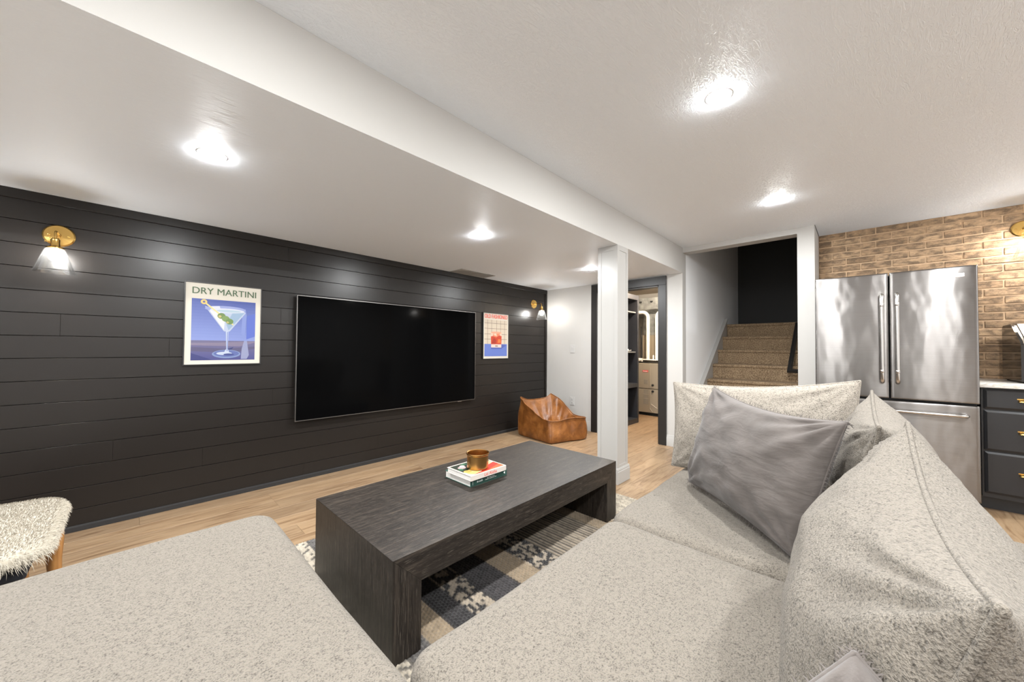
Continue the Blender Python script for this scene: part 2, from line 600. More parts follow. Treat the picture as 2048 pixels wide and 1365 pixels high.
# ---- shiplap wall, one object for each board
g = G().box(XL, XE + 0.1, YS + 0.014, YS + 0.14, 0, C1)
wall_left = struct('wall_left', g, M['ship_gap'], smooth=False)
PITCHZ = 0.138
rows = []
z = 1.102
while z > 0.06: z -= PITCHZ
rows = [z + k * PITCHZ for k in range(0, 17)]
joints = {15: [-0.078], 13: [1.885], 12: [2.448, -0.6], 3: [-0.062, 2.2], 6: [4.113, 1.6], 10: [0.9, 3.3], 9: [-0.3, 2.1], 8: [0.2, 2.7], 7: [-1.0, 3.6], 5: [0.85, 3.2],
          4: [1.3, 3.9], 2: [0.4, 2.9], 1: [1.8], 14: [0.95, 3.6], 11: [0.3, 3.0], 0: [1.1, 3.4], 16: [0.5, 2.9]}
for k, z0 in enumerate(rows):
    a, b = max(z0, 0.012) + 0.0012, min(z0 + PITCHZ, C1 - 0.005) - 0.0022
    if b - a < 0.02: continue
    xs = [XL + 0.01] + sorted(joints.get(k, [1.0])) + [XE - 0.035]
    for x0, x1 in zip(xs[:-1], xs[1:]):
        gb = G().box(x0 + 0.0001, x1 - 0.0001, YS, YS + 0.014, a, b, 0.0009, 1)
        obj('shiplap_board', gb, M['ship'], wall_left, 30)
struct('trim_3', G().box(XL, XE - 0.002, YS - 0.016, YS - 0.0003, 2.052, C1 - 0.001, 0.002, 1), M['ship'])
struct('trim_4', G().box(XE - 0.036, XE - 0.002, YS - 0.014, YS + 0.013, 0.04, 2.051, 0.002, 1), M['ship'])
struct('baseboard_left', G().prism([(YS - 0.018, 0.001), (YS - 0.001, 0.001), (YS - 0.001, 0.036), (YS - 0.006, 0.036), (YS - 0.018, 0.030)], 0, XL, XE - 0.002), M['ship_gap'], smooth=False)

# ---- end wall with the doorway, casing, jamb
DY0, DY1, DZ = 1.825, 2.700, 1.99
g = G().box(XE, XE + 0.115, DY1, YS + 0.14, 0, C1 + 0.3)
g.box(XE, XE + 0.115, YB, DY0, 0, C1 + 0.3)
g.box(XE, XE + 0.115, DY0, DY1, DZ, C1 + 0.3)
struct('wall_end', g, M['wall'], smooth=False)
cas = thing('trim_2', (XE, (DY0 + DY1) / 2, 0), None, None, kind='structure')
for (y0, y1, z0, z1) in ((DY1, DY1 + 0.092, 0.001, DZ), (DY0 - 0.092, DY0, 0.001, DZ), (DY0 - 0.092, DY1 + 0.092, DZ, C1 - 0.012)):
    obj('casing_board', G().box(XE - 0.022, XE - 0.0005, y0, y1, z0, z1, 0.002, 1), M['black_trim'], cas, 30)
obj('jamb', G().box(XE, XE + 0.125, DY0 - 0.001, DY0 + 0.016, 0.001, DZ), M['black_trim'], cas)
obj('jamb', G().box(XE, XE + 0.125, DY1 - 0.016, DY1 + 0.001, 0.001, DZ), M['trim'], cas)
obj('jamb', G().box(XE, XE + 0.125, DY0, DY1, DZ - 0.016, DZ + 0.001), M['black_trim'], cas)


def base_prof(y, s, h=0.135, d=0.014):
    """baseboard profile in (offset, z); s is the direction it projects"""
    return [(y, 0.001), (y + s * d, 0.001), (y + s * d, h * 0.78), (y + s * d * 0.75, h * 0.82), (y + s * d * 0.75, h * 0.90), (y + s * d * 0.35, h), (y, h)]


struct('baseboard_end', G().prism(base_prof(XE, -1), 1, DY1 + 0.093, YS - 0.02), M['trim'])
struct('baseboard_end', G().prism(base_prof(XE, -1), 1, YB, DY0 - 0.093), M['trim'])

# ---- column with panel moulding and base
CX0, CX1, CY0, CY1 = 2.969, 3.161, YB + 0.005, 1.738
col = thing('column', ((CX0 + CX1) / 2, (CY0 + CY1) / 2, 0), None, None, kind='structure')
obj('shaft', G().box(CX0, CX1, CY0, CY1, 0, C1), M['trim'], col, False)
st = 0.030
for ax in (0, 1):
    for sgn in (0, 1):
        gg = G()
        if ax == 0:
            xa, xb = (CX0 - 0.004, CX0) if sgn == 0 else (CX1, CX1 + 0.004)
            for (p, q, z0, z1) in ((CY0, CY0 + st, 0.0, C1), (CY1 - st, CY1, 0.0, C1), (CY0 + st, CY1 - st, C1 - 0.045, C1), (CY0 + st, CY1 - st, 0.0, 0.16)):
                gg.box(xa, xb, p, q, z0, z1)
        else:
            ya, yb = (CY0 - 0.004, CY0) if sgn == 0 else (CY1, CY1 + 0.004)
            for (p, q, z0, z1) in ((CX0 - 0.004, CX0 + st, 0.0, C1), (CX1 - st, CX1 + 0.004, 0.0, C1), (CX0 + st, CX1 - st, C1 - 0.045, C1), (CX0 + st, CX1 - st, 0.0, 0.16)):
                gg.box(p, q, ya, yb, z0, z1)
        obj('panel_moulding', gg, M['trim'], col, False)
for (prof, ax, a, b) in ((base_prof(CX0 - 0.004, -1), 1, CY0 - 0.004, CY1 + 0.004), (base_prof(CX1 + 0.004, 1), 1, CY0 - 0.004, CY1 + 0.004),
                         (base_prof(CY0 - 0.004, -1), 0, CX0 - 0.018, CX1 + 0.018), (base_prof(CY1 + 0.004, 1), 0, CX0 - 0.018, CX1 + 0.018)):
    obj('base_moulding', G().prism(prof, ax, a, b), M['trim'], col, False)

# ---- stairwell walls
SB = 7.36
struct('wall_stair_left', G().box(XE + 0.115, SB + 0.1, YB, YB + 0.1, 0, 4.3), M['wall_light_fill'], smooth=False)  # lightened paint makes up for weak light in the stairwell
struct('wall_stair_right', G().box(4.60, SB + 0.1, 0.315, 0.45, 0, 4.3), M['wall'], smooth=False)
struct('wall_stair_back', G().box(SB, SB + 0.1, 0.45, YB, 1.0, 4.3), M['black_wall'], smooth=False)
struct('ceiling', G().box(4.60, SB + 0.1, 0.315, YB + 0.1, 4.3, 4.4), M['wall'], smooth=False)
struct('wall_stair_front', G().box(4.60, 4.74, 0.45, YB, C2 + 0.12, 4.3), M['wall'], smooth=False)

# ---- brick wall: mortar backing and single bricks
BY0, BY1, BZ0 = -1.98, 0.314, 0.93
g = G().box(XK, XK + 0.12, YN, 0.315, 0, C2)
wall_right = struct('wall_right', g, M['mortar'], smooth=False)
BL, BH, CO = 0.2075, 0.0575, 0.0686
brick_me = []
for k in range(5):
    rr = random.Random(k)
    gb = G().box(-0.009, 0, -BL / 2, BL / 2, 0, BH, 0.003, 1)
    gb.v = [(x + (rr.uniform(-0.0016, 0.0016) if x < -0.005 else 0), y + rr.uniform(-0.0015, 0.0015), z + rr.uniform(-0.0012, 0.0012)) for x, y, z in gb.v]
    me = bpy.data.meshes.new('brick'); me.from_pydata(gb.v, [], gb.f); me.materials.append(M['brick']); brick_me.append(me)
half_cache = {}
z = C2 - 0.004 - BH
r_i = 0
while z > BZ0 - 0.03:
    yy = BY1 - 0.004 - (0.0 if r_i % 2 == 0 else BL / 2 + 0.005)
    segs = []
    if r_i % 2 == 1:
        segs.append((BY1 - 0.004, BY1 - 0.004 - BL / 2 + 0.005))
    while yy > BY0:
        segs.append((yy, yy - BL)); yy -= BL + 0.0105
    for (ya, yb) in segs:
        yc = (ya + yb) / 2
        if z + BH < 1.72 and yc > -0.50: continue            # hidden behind the refrigerator
        L = ya - yb
        if L < BL - 0.01:
            if 'h' not in half_cache:
                gb = G().box(-0.009, 0, -L / 2, L / 2, 0, BH, 0.003, 1)
                me = bpy.data.meshes.new('brick'); me.from_pydata(gb.v, [], gb.f); me.materials.append(M['brick']); half_cache['h'] = me
            inst('brick', half_cache['h'], (XK, yc, z), wall_right)
        else:
            inst('brick', random.choice(brick_me), (XK + random.uniform(-0.001, 0.002), yc, z), wall_right)
    z -= CO; r_i += 1
# ---- walls behind the camera, their paint lightened for more ceiling bounce
struct('wall_near', G().box(XL - 0.1, XK + 0.1, YN - 0.1, YN, 0, C2), M['wall_light_fill'], smooth=False)
struct('wall_back', G().box(XL - 0.1, XL, YN, YS + 0.14, 0, C2), M['wall_light_fill'], smooth=False)

# ---- utility room shell
struct('wall_utility_back', G().box(7.36, 7.46, YB + 0.1, 3.76, 0, 2.4), M['util_wall'], smooth=False)
struct('wall_utility_left', G().box(XE + 0.115, 7.46, 3.66, 3.76, 0, 2.4), M['util_wall'], smooth=False)
struct('ceiling', G().box(XE + 0.115, 7.46, YB + 0.1, 3.76, 2.32, 2.4), M['util_ceil'], smooth=False)

# ================================================================== STAIRS
RISE, RUN, NX8 = 0.1976, 0.2575, 6.426
stairs = thing('staircase', (5.9, 0.98, 0), 'flight of brown carpeted stairs rising behind the white pillar', 'stairs')
SY0, SY1 = 0.452, 1.502
for k in range(1, 9):
    nx = NX8 - RUN * (8 - k)
    xe = nx + RUN + 0.05 if k < 8 else SB - 0.002
    z0, z1 = RISE * (k - 1), RISE * k
    prof = [(nx + 0.022, z0 + 0.001), (nx + 0.018, z1 - 0.045)]
    for a in range(0, 8):
        th = math.pi * (1.35 - a / 7 * 0.85)
        prof.append((nx + 0.022 + 0.022 * math.cos(th), z1 - 0.022 + 0.022 * math.sin(th)))
    prof += [(xe, z1), (xe, z0 + 0.001)]
    obj('step', G().prism(prof, 1, SY0, SY1), M['carpet'], stairs, 40)
# skirt board on the left with a cap bead
sl = RISE / RUN


def nose_z(x): return RISE * 8 + (x - NX8) * sl


x0, x1 = 4.72, 6.42
prof = [(x0, max(0.002, nose_z(x0) - 0.28)), (x1, nose_z(x1) - 0.26), (x1 + 0.02, nose_z(x1) + 0.09), (x0, nose_z(x0) + 0.075)]
obj('skirt_board', G().prism(prof, 1, 1.503, YB - 0.001), M['trim'], stairs, 30)
prof = [(x0, nose_z(x0) + 0.050), (x1 + 0.01, nose_z(x1) + 0.06), (x1 + 0.02, nose_z(x1) + 0.092), (x0, nose_z(x0) + 0.080)]
obj('skirt_cap', G().prism(prof, 1, 1.494, YB - 0.001), M['trim'], stairs, 30)
# leftover frame lying along the right side of the flight
fr = thing('picture_frame', (5.6, 0.55, 0.95), 'black and silver frame lying on the carpeted stairs by the pillar', 'frame')
dv = Vector((1, 0, sl)).normalized(); nv = Vector((-sl, 0, 1)).normalized()
fo = Vector((5.545, 0, nose_z(5.545) + 0.004))


def frame_bar(name, la, lb, ya, yb, h0, h1, mat):
    vs = [fo + dv * l + Vector((0, yq, 0)) + nv * h for h in (h0, h1) for yq in (ya, yb) for l in (la, lb)]
    fs = [(0, 2, 3, 1), (4, 5, 7, 6), (0, 1, 5, 4), (1, 3, 7, 5), (3, 2, 6, 7), (2, 0, 4, 6)]
    return obj(name, G().add(vs, fs), mat, fr, False)


FL, FA, FB = 1.05, 0.458, 0.648
for (la, lb, ya, yb) in ((0, FL, FB - 0.028, FB), (0, FL, FA, FA + 0.028), (0, 0.03, FA + 0.028, FB - 0.028), (FL - 0.03, FL, FA + 0.028, FB - 0.028)):
    frame_bar('rail', la, lb, ya, yb, 0.0, 0.030, M['frame_black'])
for (la, lb, ya, yb) in ((0.03, FL - 0.03, FB - 0.050, FB - 0.028), (0.03, FL - 0.03, FA + 0.028, FA + 0.050), (0.03, 0.05, FA + 0.05, FB - 0.05), (FL - 0.05, FL - 0.03, FA + 0.05, FB - 0.05)):
    frame_bar('inner_slip', la, lb, ya, yb, 0.0, 0.020, M['silver'])

# ================================================================== LIGHT FITTINGS
def downlight(x, y, z, label, group=None):
    t = thing('recessed_light', (x, y, z - 0.006), label, 'ceiling light', group)
    obj('trim_ring', G().lathe([(0.0535, 0.0055), (0.0545, 0.0045), (0.060, 0.0048), (0.062, 0.0058)], (x, y, z - 0.006)), M['plastic_white'], t, 40)
    obj('lens', G().lathe([(0.0535, 0.0050), (0.052, 0.0030), (0.045, 0.0018), (0.028, 0.0008), (0.0, 0.0004)], (x, y, z - 0.006), n=16), M['lens'], t, True)
    return t


LX1, LX2 = (0.26, 1.983, 3.676), (1.949, 3.65)
downlight(LX1[0], 2.26, C1, 'recessed ceiling light nearest the left brass wall sconce')
downlight(LX1[1], 2.26, C1, 'recessed ceiling light above the table in front of the television')
downlight(LX1[2], 2.26, C1, 'recessed ceiling light beside the top of the white column')
downlight(LX2[0], 0.487, C2, 'large recessed ceiling light high above the sofa')
downlight(LX2[1], 0.487, C2, 'recessed ceiling light in front of the carpeted stairs')
for (x, y, z) in ((-1.46, 2.26, C1), (0.23, 0.487, C2), (-1.46, 0.487, C2), (1.95, -0.80, C2), (3.62, -1.60, C2), (0.23, -0.80, C2), (-1.46, -0.80, C2)):
    downlight(x, y, z, 'recessed ceiling light in the ceiling behind the camera', 'recessed lights behind the camera')


def sconce(px, py, pz, d, label):
    """wall sconce: plate centre on the wall, d = unit vector out of the wall"""
    d = Vector(d); P = Vector((px, py, pz))
    t = thing('wall_sconce', (px, py, pz - 0.26), label, 'wall lamp', 'brass and glass wall sconces')
    obj('back_plate', G().lathe([(0.0, 0.0), (0.066, 0.0), (0.067, 0.006), (0.060, 0.013), (0.0, 0.016)], P, d, 36), M['brass'], t, 40)
    e = P + d * 0.158
    arm = [P + d * 0.010, P + d * 0.06, P + d * 0.12, P + d * 0.146 + Vector((0, 0, -0.004)), e + Vector((0, 0, -0.018)), e + Vector((0, 0, -0.05))]
    obj('arm', G().tube(arm, 0.0055, 10), M['brass'], t, 50)
    sd = d.cross(Vector((0, 0, 1)))
    obj('finial', G().lathe([(0.0, -0.003), (0.009, 0.0), (0.011, 0.008), (0.006, 0.015), (0.0, 0.017)], P + d * 0.014, d, 16), M['brass'], t, 40)
    for s in (-1, 1):
        obj('screw', G().lathe([(0.0055, 0.0), (0.0055, 0.006), (0.0, 0.008)], P + sd * (0.040 * s) + d * 0.013, d, 10), M['brass'], t, 40)
    # switch key on the socket
    s0 = e + Vector((0, 0, -0.05))
    obj('socket', G().lathe([(0.0, 0.008), (0.012, 0.006), (0.015, 0.0), (0.019, -0.004), (0.019, -0.040), (0.024, -0.046), (0.036, -0.052), (0.037, -0.060), (0.0, -0.060)], s0, (0, 0, 1), 24), M['brass'], t, 40)
    obj('switch_key', G().tube([s0 + sd * 0.018 + Vector((0, 0, -0.02)), s0 + sd * 0.040 + Vector((0, 0, -0.02))], [0.0025, 0.005], 8), M['brass'], t, 50)
    sh = s0 + Vector((0, 0, -0.055))
    prof = [(0.032, 0.0), (0.038, -0.006), (0.046, -0.025), (0.062, -0.075), (0.077, -0.125), (0.083, -0.142), (0.0845, -0.145), (0.0825, -0.1455), (0.0805, -0.142), (0.0745, -0.125), (0.0595, -0.075), (0.0435, -0.025), (0.0355, -0.006)]
    obj('glass_shade', G().lathe(prof, sh, (0, 0, 1), 40), M['glass'], t, 60)
    obj('bulb', G().lathe([(0.0, -0.078), (0.012, -0.076), (0.022, -0.068), (0.026, -0.054), (0.023, -0.038), (0.014, -0.022), (0.012, -0.005), (0.0, -0.003)], sh, (0, 0, 1), 20), M['bulb'], t, True)
    return t


sconce(-0.315, YS, 1.865, (0, -1, 0), 'brass wall sconce with clear glass shade left of the martini poster')
sconce(4.270, YS, 1.862, (0, -1, 0), 'small far brass sconce near the corner above the leather beanbag')
sconce(XK - 0.012, -0.985, 2.205, (-1, 0, 0), 'brass sconce on the brick wall cut off by the picture edge')

# ================================================================== WALL ITEMS
# ---- television
TX0, TX1, TZ0, TZ1, TY = 1.005, 3.052, 0.530, 1.636, YS - 0.062
tv = thing('television', ((TX0 + TX1) / 2, YS - 0.03, TZ0), 'large black flat screen television mounted on the charcoal board wall', 'television')
obj('housing', G().box(TX0 + 0.004, TX1 - 0.004, TY + 0.004, YS - 0.022, TZ0 + 0.004, TZ1 - 0.004, 0.004, 2), M['tv_back'], tv)
obj('screen', G().box(TX0 + 0.005, TX1 - 0.005, TY - 0.0005, TY + 0.006, TZ0 + 0.006, TZ1 - 0.005), M['tv_screen'], tv, False)
g = G()
for (a, b, c, d) in ((TX0, TX0 + 0.005, TZ0, TZ1), (TX1 - 0.005, TX1, TZ0, TZ1), (TX0 + 0.005, TX1 - 0.005, TZ0, TZ0 + 0.006), (TX0 + 0.005, TX1 - 0.005, TZ1 - 0.005, TZ1)):
    g.box(a, b, TY - 0.002, TY + 0.022, c, d)
obj('bezel', g, M['bezel'], tv, False)
obj('sensor_bar', G().box(2.78, 2.84, TY - 0.002, TY + 0.012, TZ0 - 0.007, TZ0 - 0.0005, 0.002, 1), M['silver'], tv)
obj('wall_bracket', G().box(1.6, 2.5, YS - 0.024, YS - 0.0005, 0.85, 1.35), M['tv_back'], tv, False)


# ---- posters
def poster(x0, x1, z0, z1, label, art, texts, fw_=0.008):
    y1 = YS - 0.0005; yf = YS - 0.022
    t = thing('framed_poster', ((x0 + x1) / 2, YS - 0.01, z0), label, 'poster', 'framed cocktail posters')
    for (a, b, c, d) in ((x0, x0 + fw_, z0, z1), (x1 - fw_, x1, z0, z1), (x0 + fw_, x1 - fw_, z0, z0 + fw_), (x0 + fw_, x1 - fw_, z1 - fw_, z1)):
        obj('frame_bar', G().box(a, b, yf, y1, c, d, 0.0012, 1), M['frame_black'], t)
    obj('paper', G().box(x0 + fw_, x1 - fw_, yf + 0.006, y1 - 0.004, z0 + fw_, z1 - fw_), M['paper'], t, False)
    w_, h_ = (x1 - x0), (z1 - z0)
    fn = lambda u, v, k=0: (x0 + u * w_, yf + 0.0055 - 0.00012 * k, z0 + v * h_)
    ga = G()
    for k, (poly, c) in enumerate(art):
        if isinstance(c[0], tuple):          # vertical colour wash between two colours: strips
            n = 14
            (ua, va), (ub, vb) = poly
            for i in range(n):
                f0, f1 = i / n, (i + 1) / n
                fm = (f0 + f1) / 2
                cc = tuple(c[0][q] * (1 - fm) + c[1][q] * fm for q in range(3))
                ga.add([fn(ua, va + (vb - va) * f0, k), fn(ub, va + (vb - va) * f0, k), fn(ub, va + (vb - va) * f1, k), fn(ua, va + (vb - va) * f1, k)], [(0, 1, 2, 3)], cc)
        else:
            ga.add([fn(u, v, k) for u, v in poly], [tuple(range(len(poly)))], c)
    obj('printed_picture', ga, M['print'], t, False, fix=False, cols='face')
    for (body, size, u, v, wd, m, bold) in texts:
        gt = textmesh(body, size, lambda a, b: (x0 + u * w_ + a, yf + 0.004, z0 + v * h_ + b), width=wd)
        if bold:                                   # heavier stroke: a second and third impression beside the first
            v0, f0 = list(gt.v), list(gt.f)
            for q, dx in enumerate((-bold, bold)):
                gt.add([(x + dx, y - 0.0002 * (q + 1), z) for x, y, z in v0], f0)
        obj('lettering', gt, m, t, False, fix=False)
    return t


def ell(cu, cv, ru, rv, n=22, a0=0, a1=360):
    return [(cu + ru * math.cos(R(a0 + (a1 - a0) * i / n)), cv + rv * math.sin(R(a0 + (a1 - a0) * i / n))) for i in range(n + (0 if a1 - a0 == 360 else 1))]


def bar(u0, v0, u1, v1, w):
    d = Vector((u1 - u0, v1 - v0)).normalized(); n = Vector((-d.y, d.x)) * w / 2
    return [(u0 - n.x, v0 - n.y), (u1 - n.x, v1 - n.y), (u1 + n.x, v1 + n.y), (u0 + n.x, v0 + n.y)]


B1, B2 = lin(62, 84, 176), lin(136, 156, 228)
art = [
    (((0.09, 0.30), (0.91, 0.80)), (B2, B1)),
    (((0.09, 0.06), (0.91, 0.30)), (lin(70, 74, 150), lin(110, 108, 148))),
    ([(0.09, 0.06), (0.36, 0.06), (0.09, 0.15)], lin(52, 58, 130)),
    ([(0.09, 0.17), (0.60, 0.15), (0.91, 0.20), (0.91, 0.23), (0.50, 0.20), (0.09, 0.22)], lin(88, 84, 128)),
    ([(0.09, 0.24), (0.70, 0.23), (0.91, 0.28), (0.91, 0.295), (0.4, 0.275), (0.09, 0.27)], lin(132, 124, 158)),
    # glass refraction shade on the right
    ([(0.76, 0.30), (0.80, 0.30), (0.83, 0.12), (0.80, 0.07), (0.72, 0.07), (0.73, 0.2)], lin(150, 160, 205)),
    ([(0.76, 0.30), (0.79, 0.62), (0.77, 0.71), (0.73, 0.66), (0.72, 0.4)], lin(132, 152, 224)),
    ([(0.79, 0.62), (0.91, 0.66), (0.91, 0.36), (0.79, 0.32)], lin(88, 112, 214)),
    # foot
    (ell(0.53, 0.135, 0.185, 0.052), lin(128, 152, 205)),
    (ell(0.53, 0.140, 0.165, 0.040), lin(92, 110, 182)),
    (ell(0.50, 0.142, 0.10, 0.020), lin(196, 212, 240)),
    (ell(0.56, 0.128, 0.07, 0.014), lin(60, 74, 150)),
    ([(0.54, 0.20), (0.62, 0.222), (0.60, 0.195), (0.55, 0.185)], lin(40, 52, 120)),
    # stem
    ([(0.495, 0.155), (0.565, 0.155), (0.545, 0.20), (0.548, 0.42), (0.515, 0.42), (0.525, 0.20)], lin(200, 216, 246)),
    (bar(0.537, 0.17, 0.535, 0.41, 0.010), lin(110, 130, 205)),
    # bowl
    ([(0.245, 0.715), (0.49, 0.415), (0.565, 0.415), (0.775, 0.655), (0.76, 0.67), (0.50, 0.665)], lin(186, 202, 236)),
    ([(0.29, 0.685), (0.49, 0.43), (0.50, 0.58), (0.42, 0.66)], lin(236, 238, 246)),
    ([(0.55, 0.43), (0.755, 0.655), (0.60, 0.655), (0.52, 0.50)], lin(150, 182, 218)),
    (ell(0.51, 0.69, 0.265, 0.040), lin(150, 166, 228)),
    (ell(0.53, 0.672, 0.225, 0.028), lin(214, 222, 246)),
    (ell(0.55, 0.668, 0.16, 0.016), lin(176, 204, 228)),
    ([(0.30, 0.715), (0.43, 0.725), (0.44, 0.69), (0.33, 0.685)], lin(214, 222, 250)),
    # pick, olives
    (bar(0.25, 0.755, 0.61, 0.50, 0.018), lin(238, 222, 150)),
    (ell(0.235, 0.765, 0.040, 0.030), lin(234, 208, 120)),
    (ell(0.235, 0.765, 0.016, 0.012), lin(96, 100, 170)),
    (ell(0.455, 0.605, 0.052, 0.036), lin(108, 140, 74)),
    (ell(0.510, 0.572, 0.050, 0.036), lin(122, 156, 88)),
    (ell(0.560, 0.540, 0.050, 0.036), lin(104, 142, 76)),
    (ell(0.435, 0.598, 0.020, 0.015), lin(196, 186, 120)),
    (ell(0.535, 0.528, 0.018, 0.013), lin(190, 180, 120)),
]
poster(0.272, 0.756, 1.037, 1.668, 'framed martini poster with a tall glass on blue', art, [('DRY MARTINI', 0.070, 0.505, 0.893, 0.94, M['ink_green'], 0.0006)])

GR = lin(226, 216, 202); LN = lin(120, 108, 100)
art = [([(0.055, 0.32), (0.93, 0.32), (0.93, 0.85), (0.055, 0.85)], GR)]
for v in (0.43, 0.54, 0.66, 0.775): art.append((bar(0.055, v, 0.93, v, 0.008), LN))
for u in (0.17, 0.32, 0.515, 0.67, 0.83): art.append((bar(u, 0.32, u, 0.85, 0.010), LN))
art += [
    ([(0.055, 0.06), (0.93, 0.06), (0.93, 0.325), (0.055, 0.325)], lin(104, 132, 224)),
    ([(0.30, 0.22), (0.70, 0.22), (0.90, 0.30), (0.70, 0.325), (0.30, 0.30)], lin(78, 98, 190)),
    ([(0.305, 0.25), (0.70, 0.25), (0.715, 0.57), (0.29, 0.57)], lin(240, 210, 196)),
    ([(0.305, 0.25), (0.70, 0.25), (0.702, 0.32), (0.302, 0.32)], lin(236, 226, 226)),
    ([(0.302, 0.32), (0.702, 0.32), (0.71, 0.50), (0.62, 0.52), (0.50, 0.47), (0.40, 0.50), (0.295, 0.49)], lin(206, 62, 28)),
    ([(0.36, 0.50), (0.50, 0.47), (0.62, 0.52), (0.66, 0.58), (0.42, 0.585)], lin(238, 140, 106)),
    ([(0.33, 0.34), (0.48, 0.33), (0.50, 0.42), (0.40, 0.46)], lin(172, 42, 24)),
    ([(0.55, 0.35), (0.68, 0.36), (0.66, 0.43), (0.57, 0.43)], lin(240, 132, 60)),
    (ell(0.50, 0.575, 0.205, 0.022), lin(246, 176, 150)),
    ([(0.46, 0.27), (0.56, 0.27), (0.56, 0.295), (0.46, 0.295)], lin(150, 130, 130)),
    ([(0.40, 0.52), (0.52, 0.50), (0.50, 0.555), (0.42, 0.56)], lin(250, 214, 196)),
]
poster(3.221, 3.706, 1.035, 1.660, 'framed old fashioned poster with a red drink before a tile grid', art, [('OLD FASHIONED', 0.078, 0.50, 0.920, 0.715, M['ink_red'], 0.0013)])

# ---- ceiling register beside the board wall
t = thing('ceiling_vent', (2.935, 3.49, C1 - 0.006), 'white two-panel ceiling register flush above the television', 'vent')
obj('backing', G().box(2.690, 3.182, 3.385, 3.598, C1 - 0.0015, C1 - 0.0003), M['dark_hole'], t, False)
for (a, b) in ((2.696, 2.931), (2.939, 3.176)):
    obj('panel', G().box(a, b, 3.391, 3.594, C1 - 0.006, C1 - 0.0016), M['trim'], t, False)
g = G()
for (a, b, c, d) in ((2.664, 2.689, 3.360, 3.60), (3.183, 3.208, 3.360, 3.60), (2.689, 3.183, 3.360, 3.384)):
    g.box(a, b, c, d, C1 - 0.005, C1 - 0.0003)
obj('rim', g, M['trim'], t, False)

# ---- switch and outlet on the end wall
t = thing('light_switch', (XE, 3.123, 1.115), 'white wall switch above the outlet on the end wall', 'switch')
obj('plate', G().box(XE - 0.006, XE - 0.0003, 3.083, 3.163, 1.118, 1.240, 0.002, 1), M['plastic_white'], t)
obj('rocker', G().prism([(XE - 0.0062, 1.150), (XE - 0.0075, 1.178), (XE - 0.011, 1.205), (XE - 0.0062, 1.208)], 1, 3.107, 3.139), M['plastic_white'], t)
t = thing('wall_outlet', (XE, 3.123, 0.338), 'white wall outlet low on the end wall behind the beanbag', 'outlet')
obj('plate', G().box(XE - 0.007, XE - 0.0003, 3.083, 3.163, 0.340, 0.464, 0.002, 1), M['plastic_white'], t)
for zc in (0.375, 0.428):
    so = obj('socket_face', G().box(XE - 0.0095, XE - 0.0068, 3.106, 3.140, zc - 0.019, zc + 0.019, 0.004, 2), M['plastic_white'], t)
    g = G().box(XE - 0.0099, XE - 0.0094, 3.114, 3.117, zc - 0.003, zc + 0.008).box(XE - 0.0099, XE - 0.0094, 3.128, 3.131, zc - 0.003, zc + 0.008)
    obj('slots', g, M['dark_hole'], so, False)

# ================================================================== RUG
RX0, RX1, RY0, RY1 = 0.30, 2.755, 0.52, 2.43
nx, ny = 520, 400
xs = np.linspace(RX0, RX1, nx); ys = np.linspace(RY0, RY1, ny)
XX, YY = np.meshgrid(xs, ys, indexing='ij')
rs = np.random.RandomState(5)
bands = [(0.30, 0.52, 'grey'), (0.52, 0.755, 'dots'), (0.755, 0.846, 'grey'), (0.846, 0.958, 'beige'), (0.958, 1.074, 'black'), (1.074, 1.201, 'mott'), (1.201, 1.373, 'char'),
         (1.373, 1.524, 'beige'), (1.524, 1.689, 'mott2'), (1.689, 2.142, 'stripe'), (2.142, 2.30, 'beige'), (2.30, 2.45, 'mott2'), (2.45, 2.76, 'cream')]
colr = np.zeros((nx, ny, 3)); H = np.zeros((nx, ny))
P = 0.0155                                  # pitch of the cords (they run along y)
jy = ((np.floor(XX / P).astype(int) * 7129) % 97) / 97.0 * 0.021
ci = np.floor(XX / P).astype(int) % 512; cj = np.floor((YY + jy) / 0.021).astype(int) % 512
hsh = rs.rand(512, 512)[ci, cj]; hsh2 = rs.rand(512, 512)[ci, cj]
ridge = np.abs(np.sin(np.pi * XX / P)) ** 0.6
knit = np.abs(np.sin(np.pi * (YY + jy) / 0.021)) ** 0.5
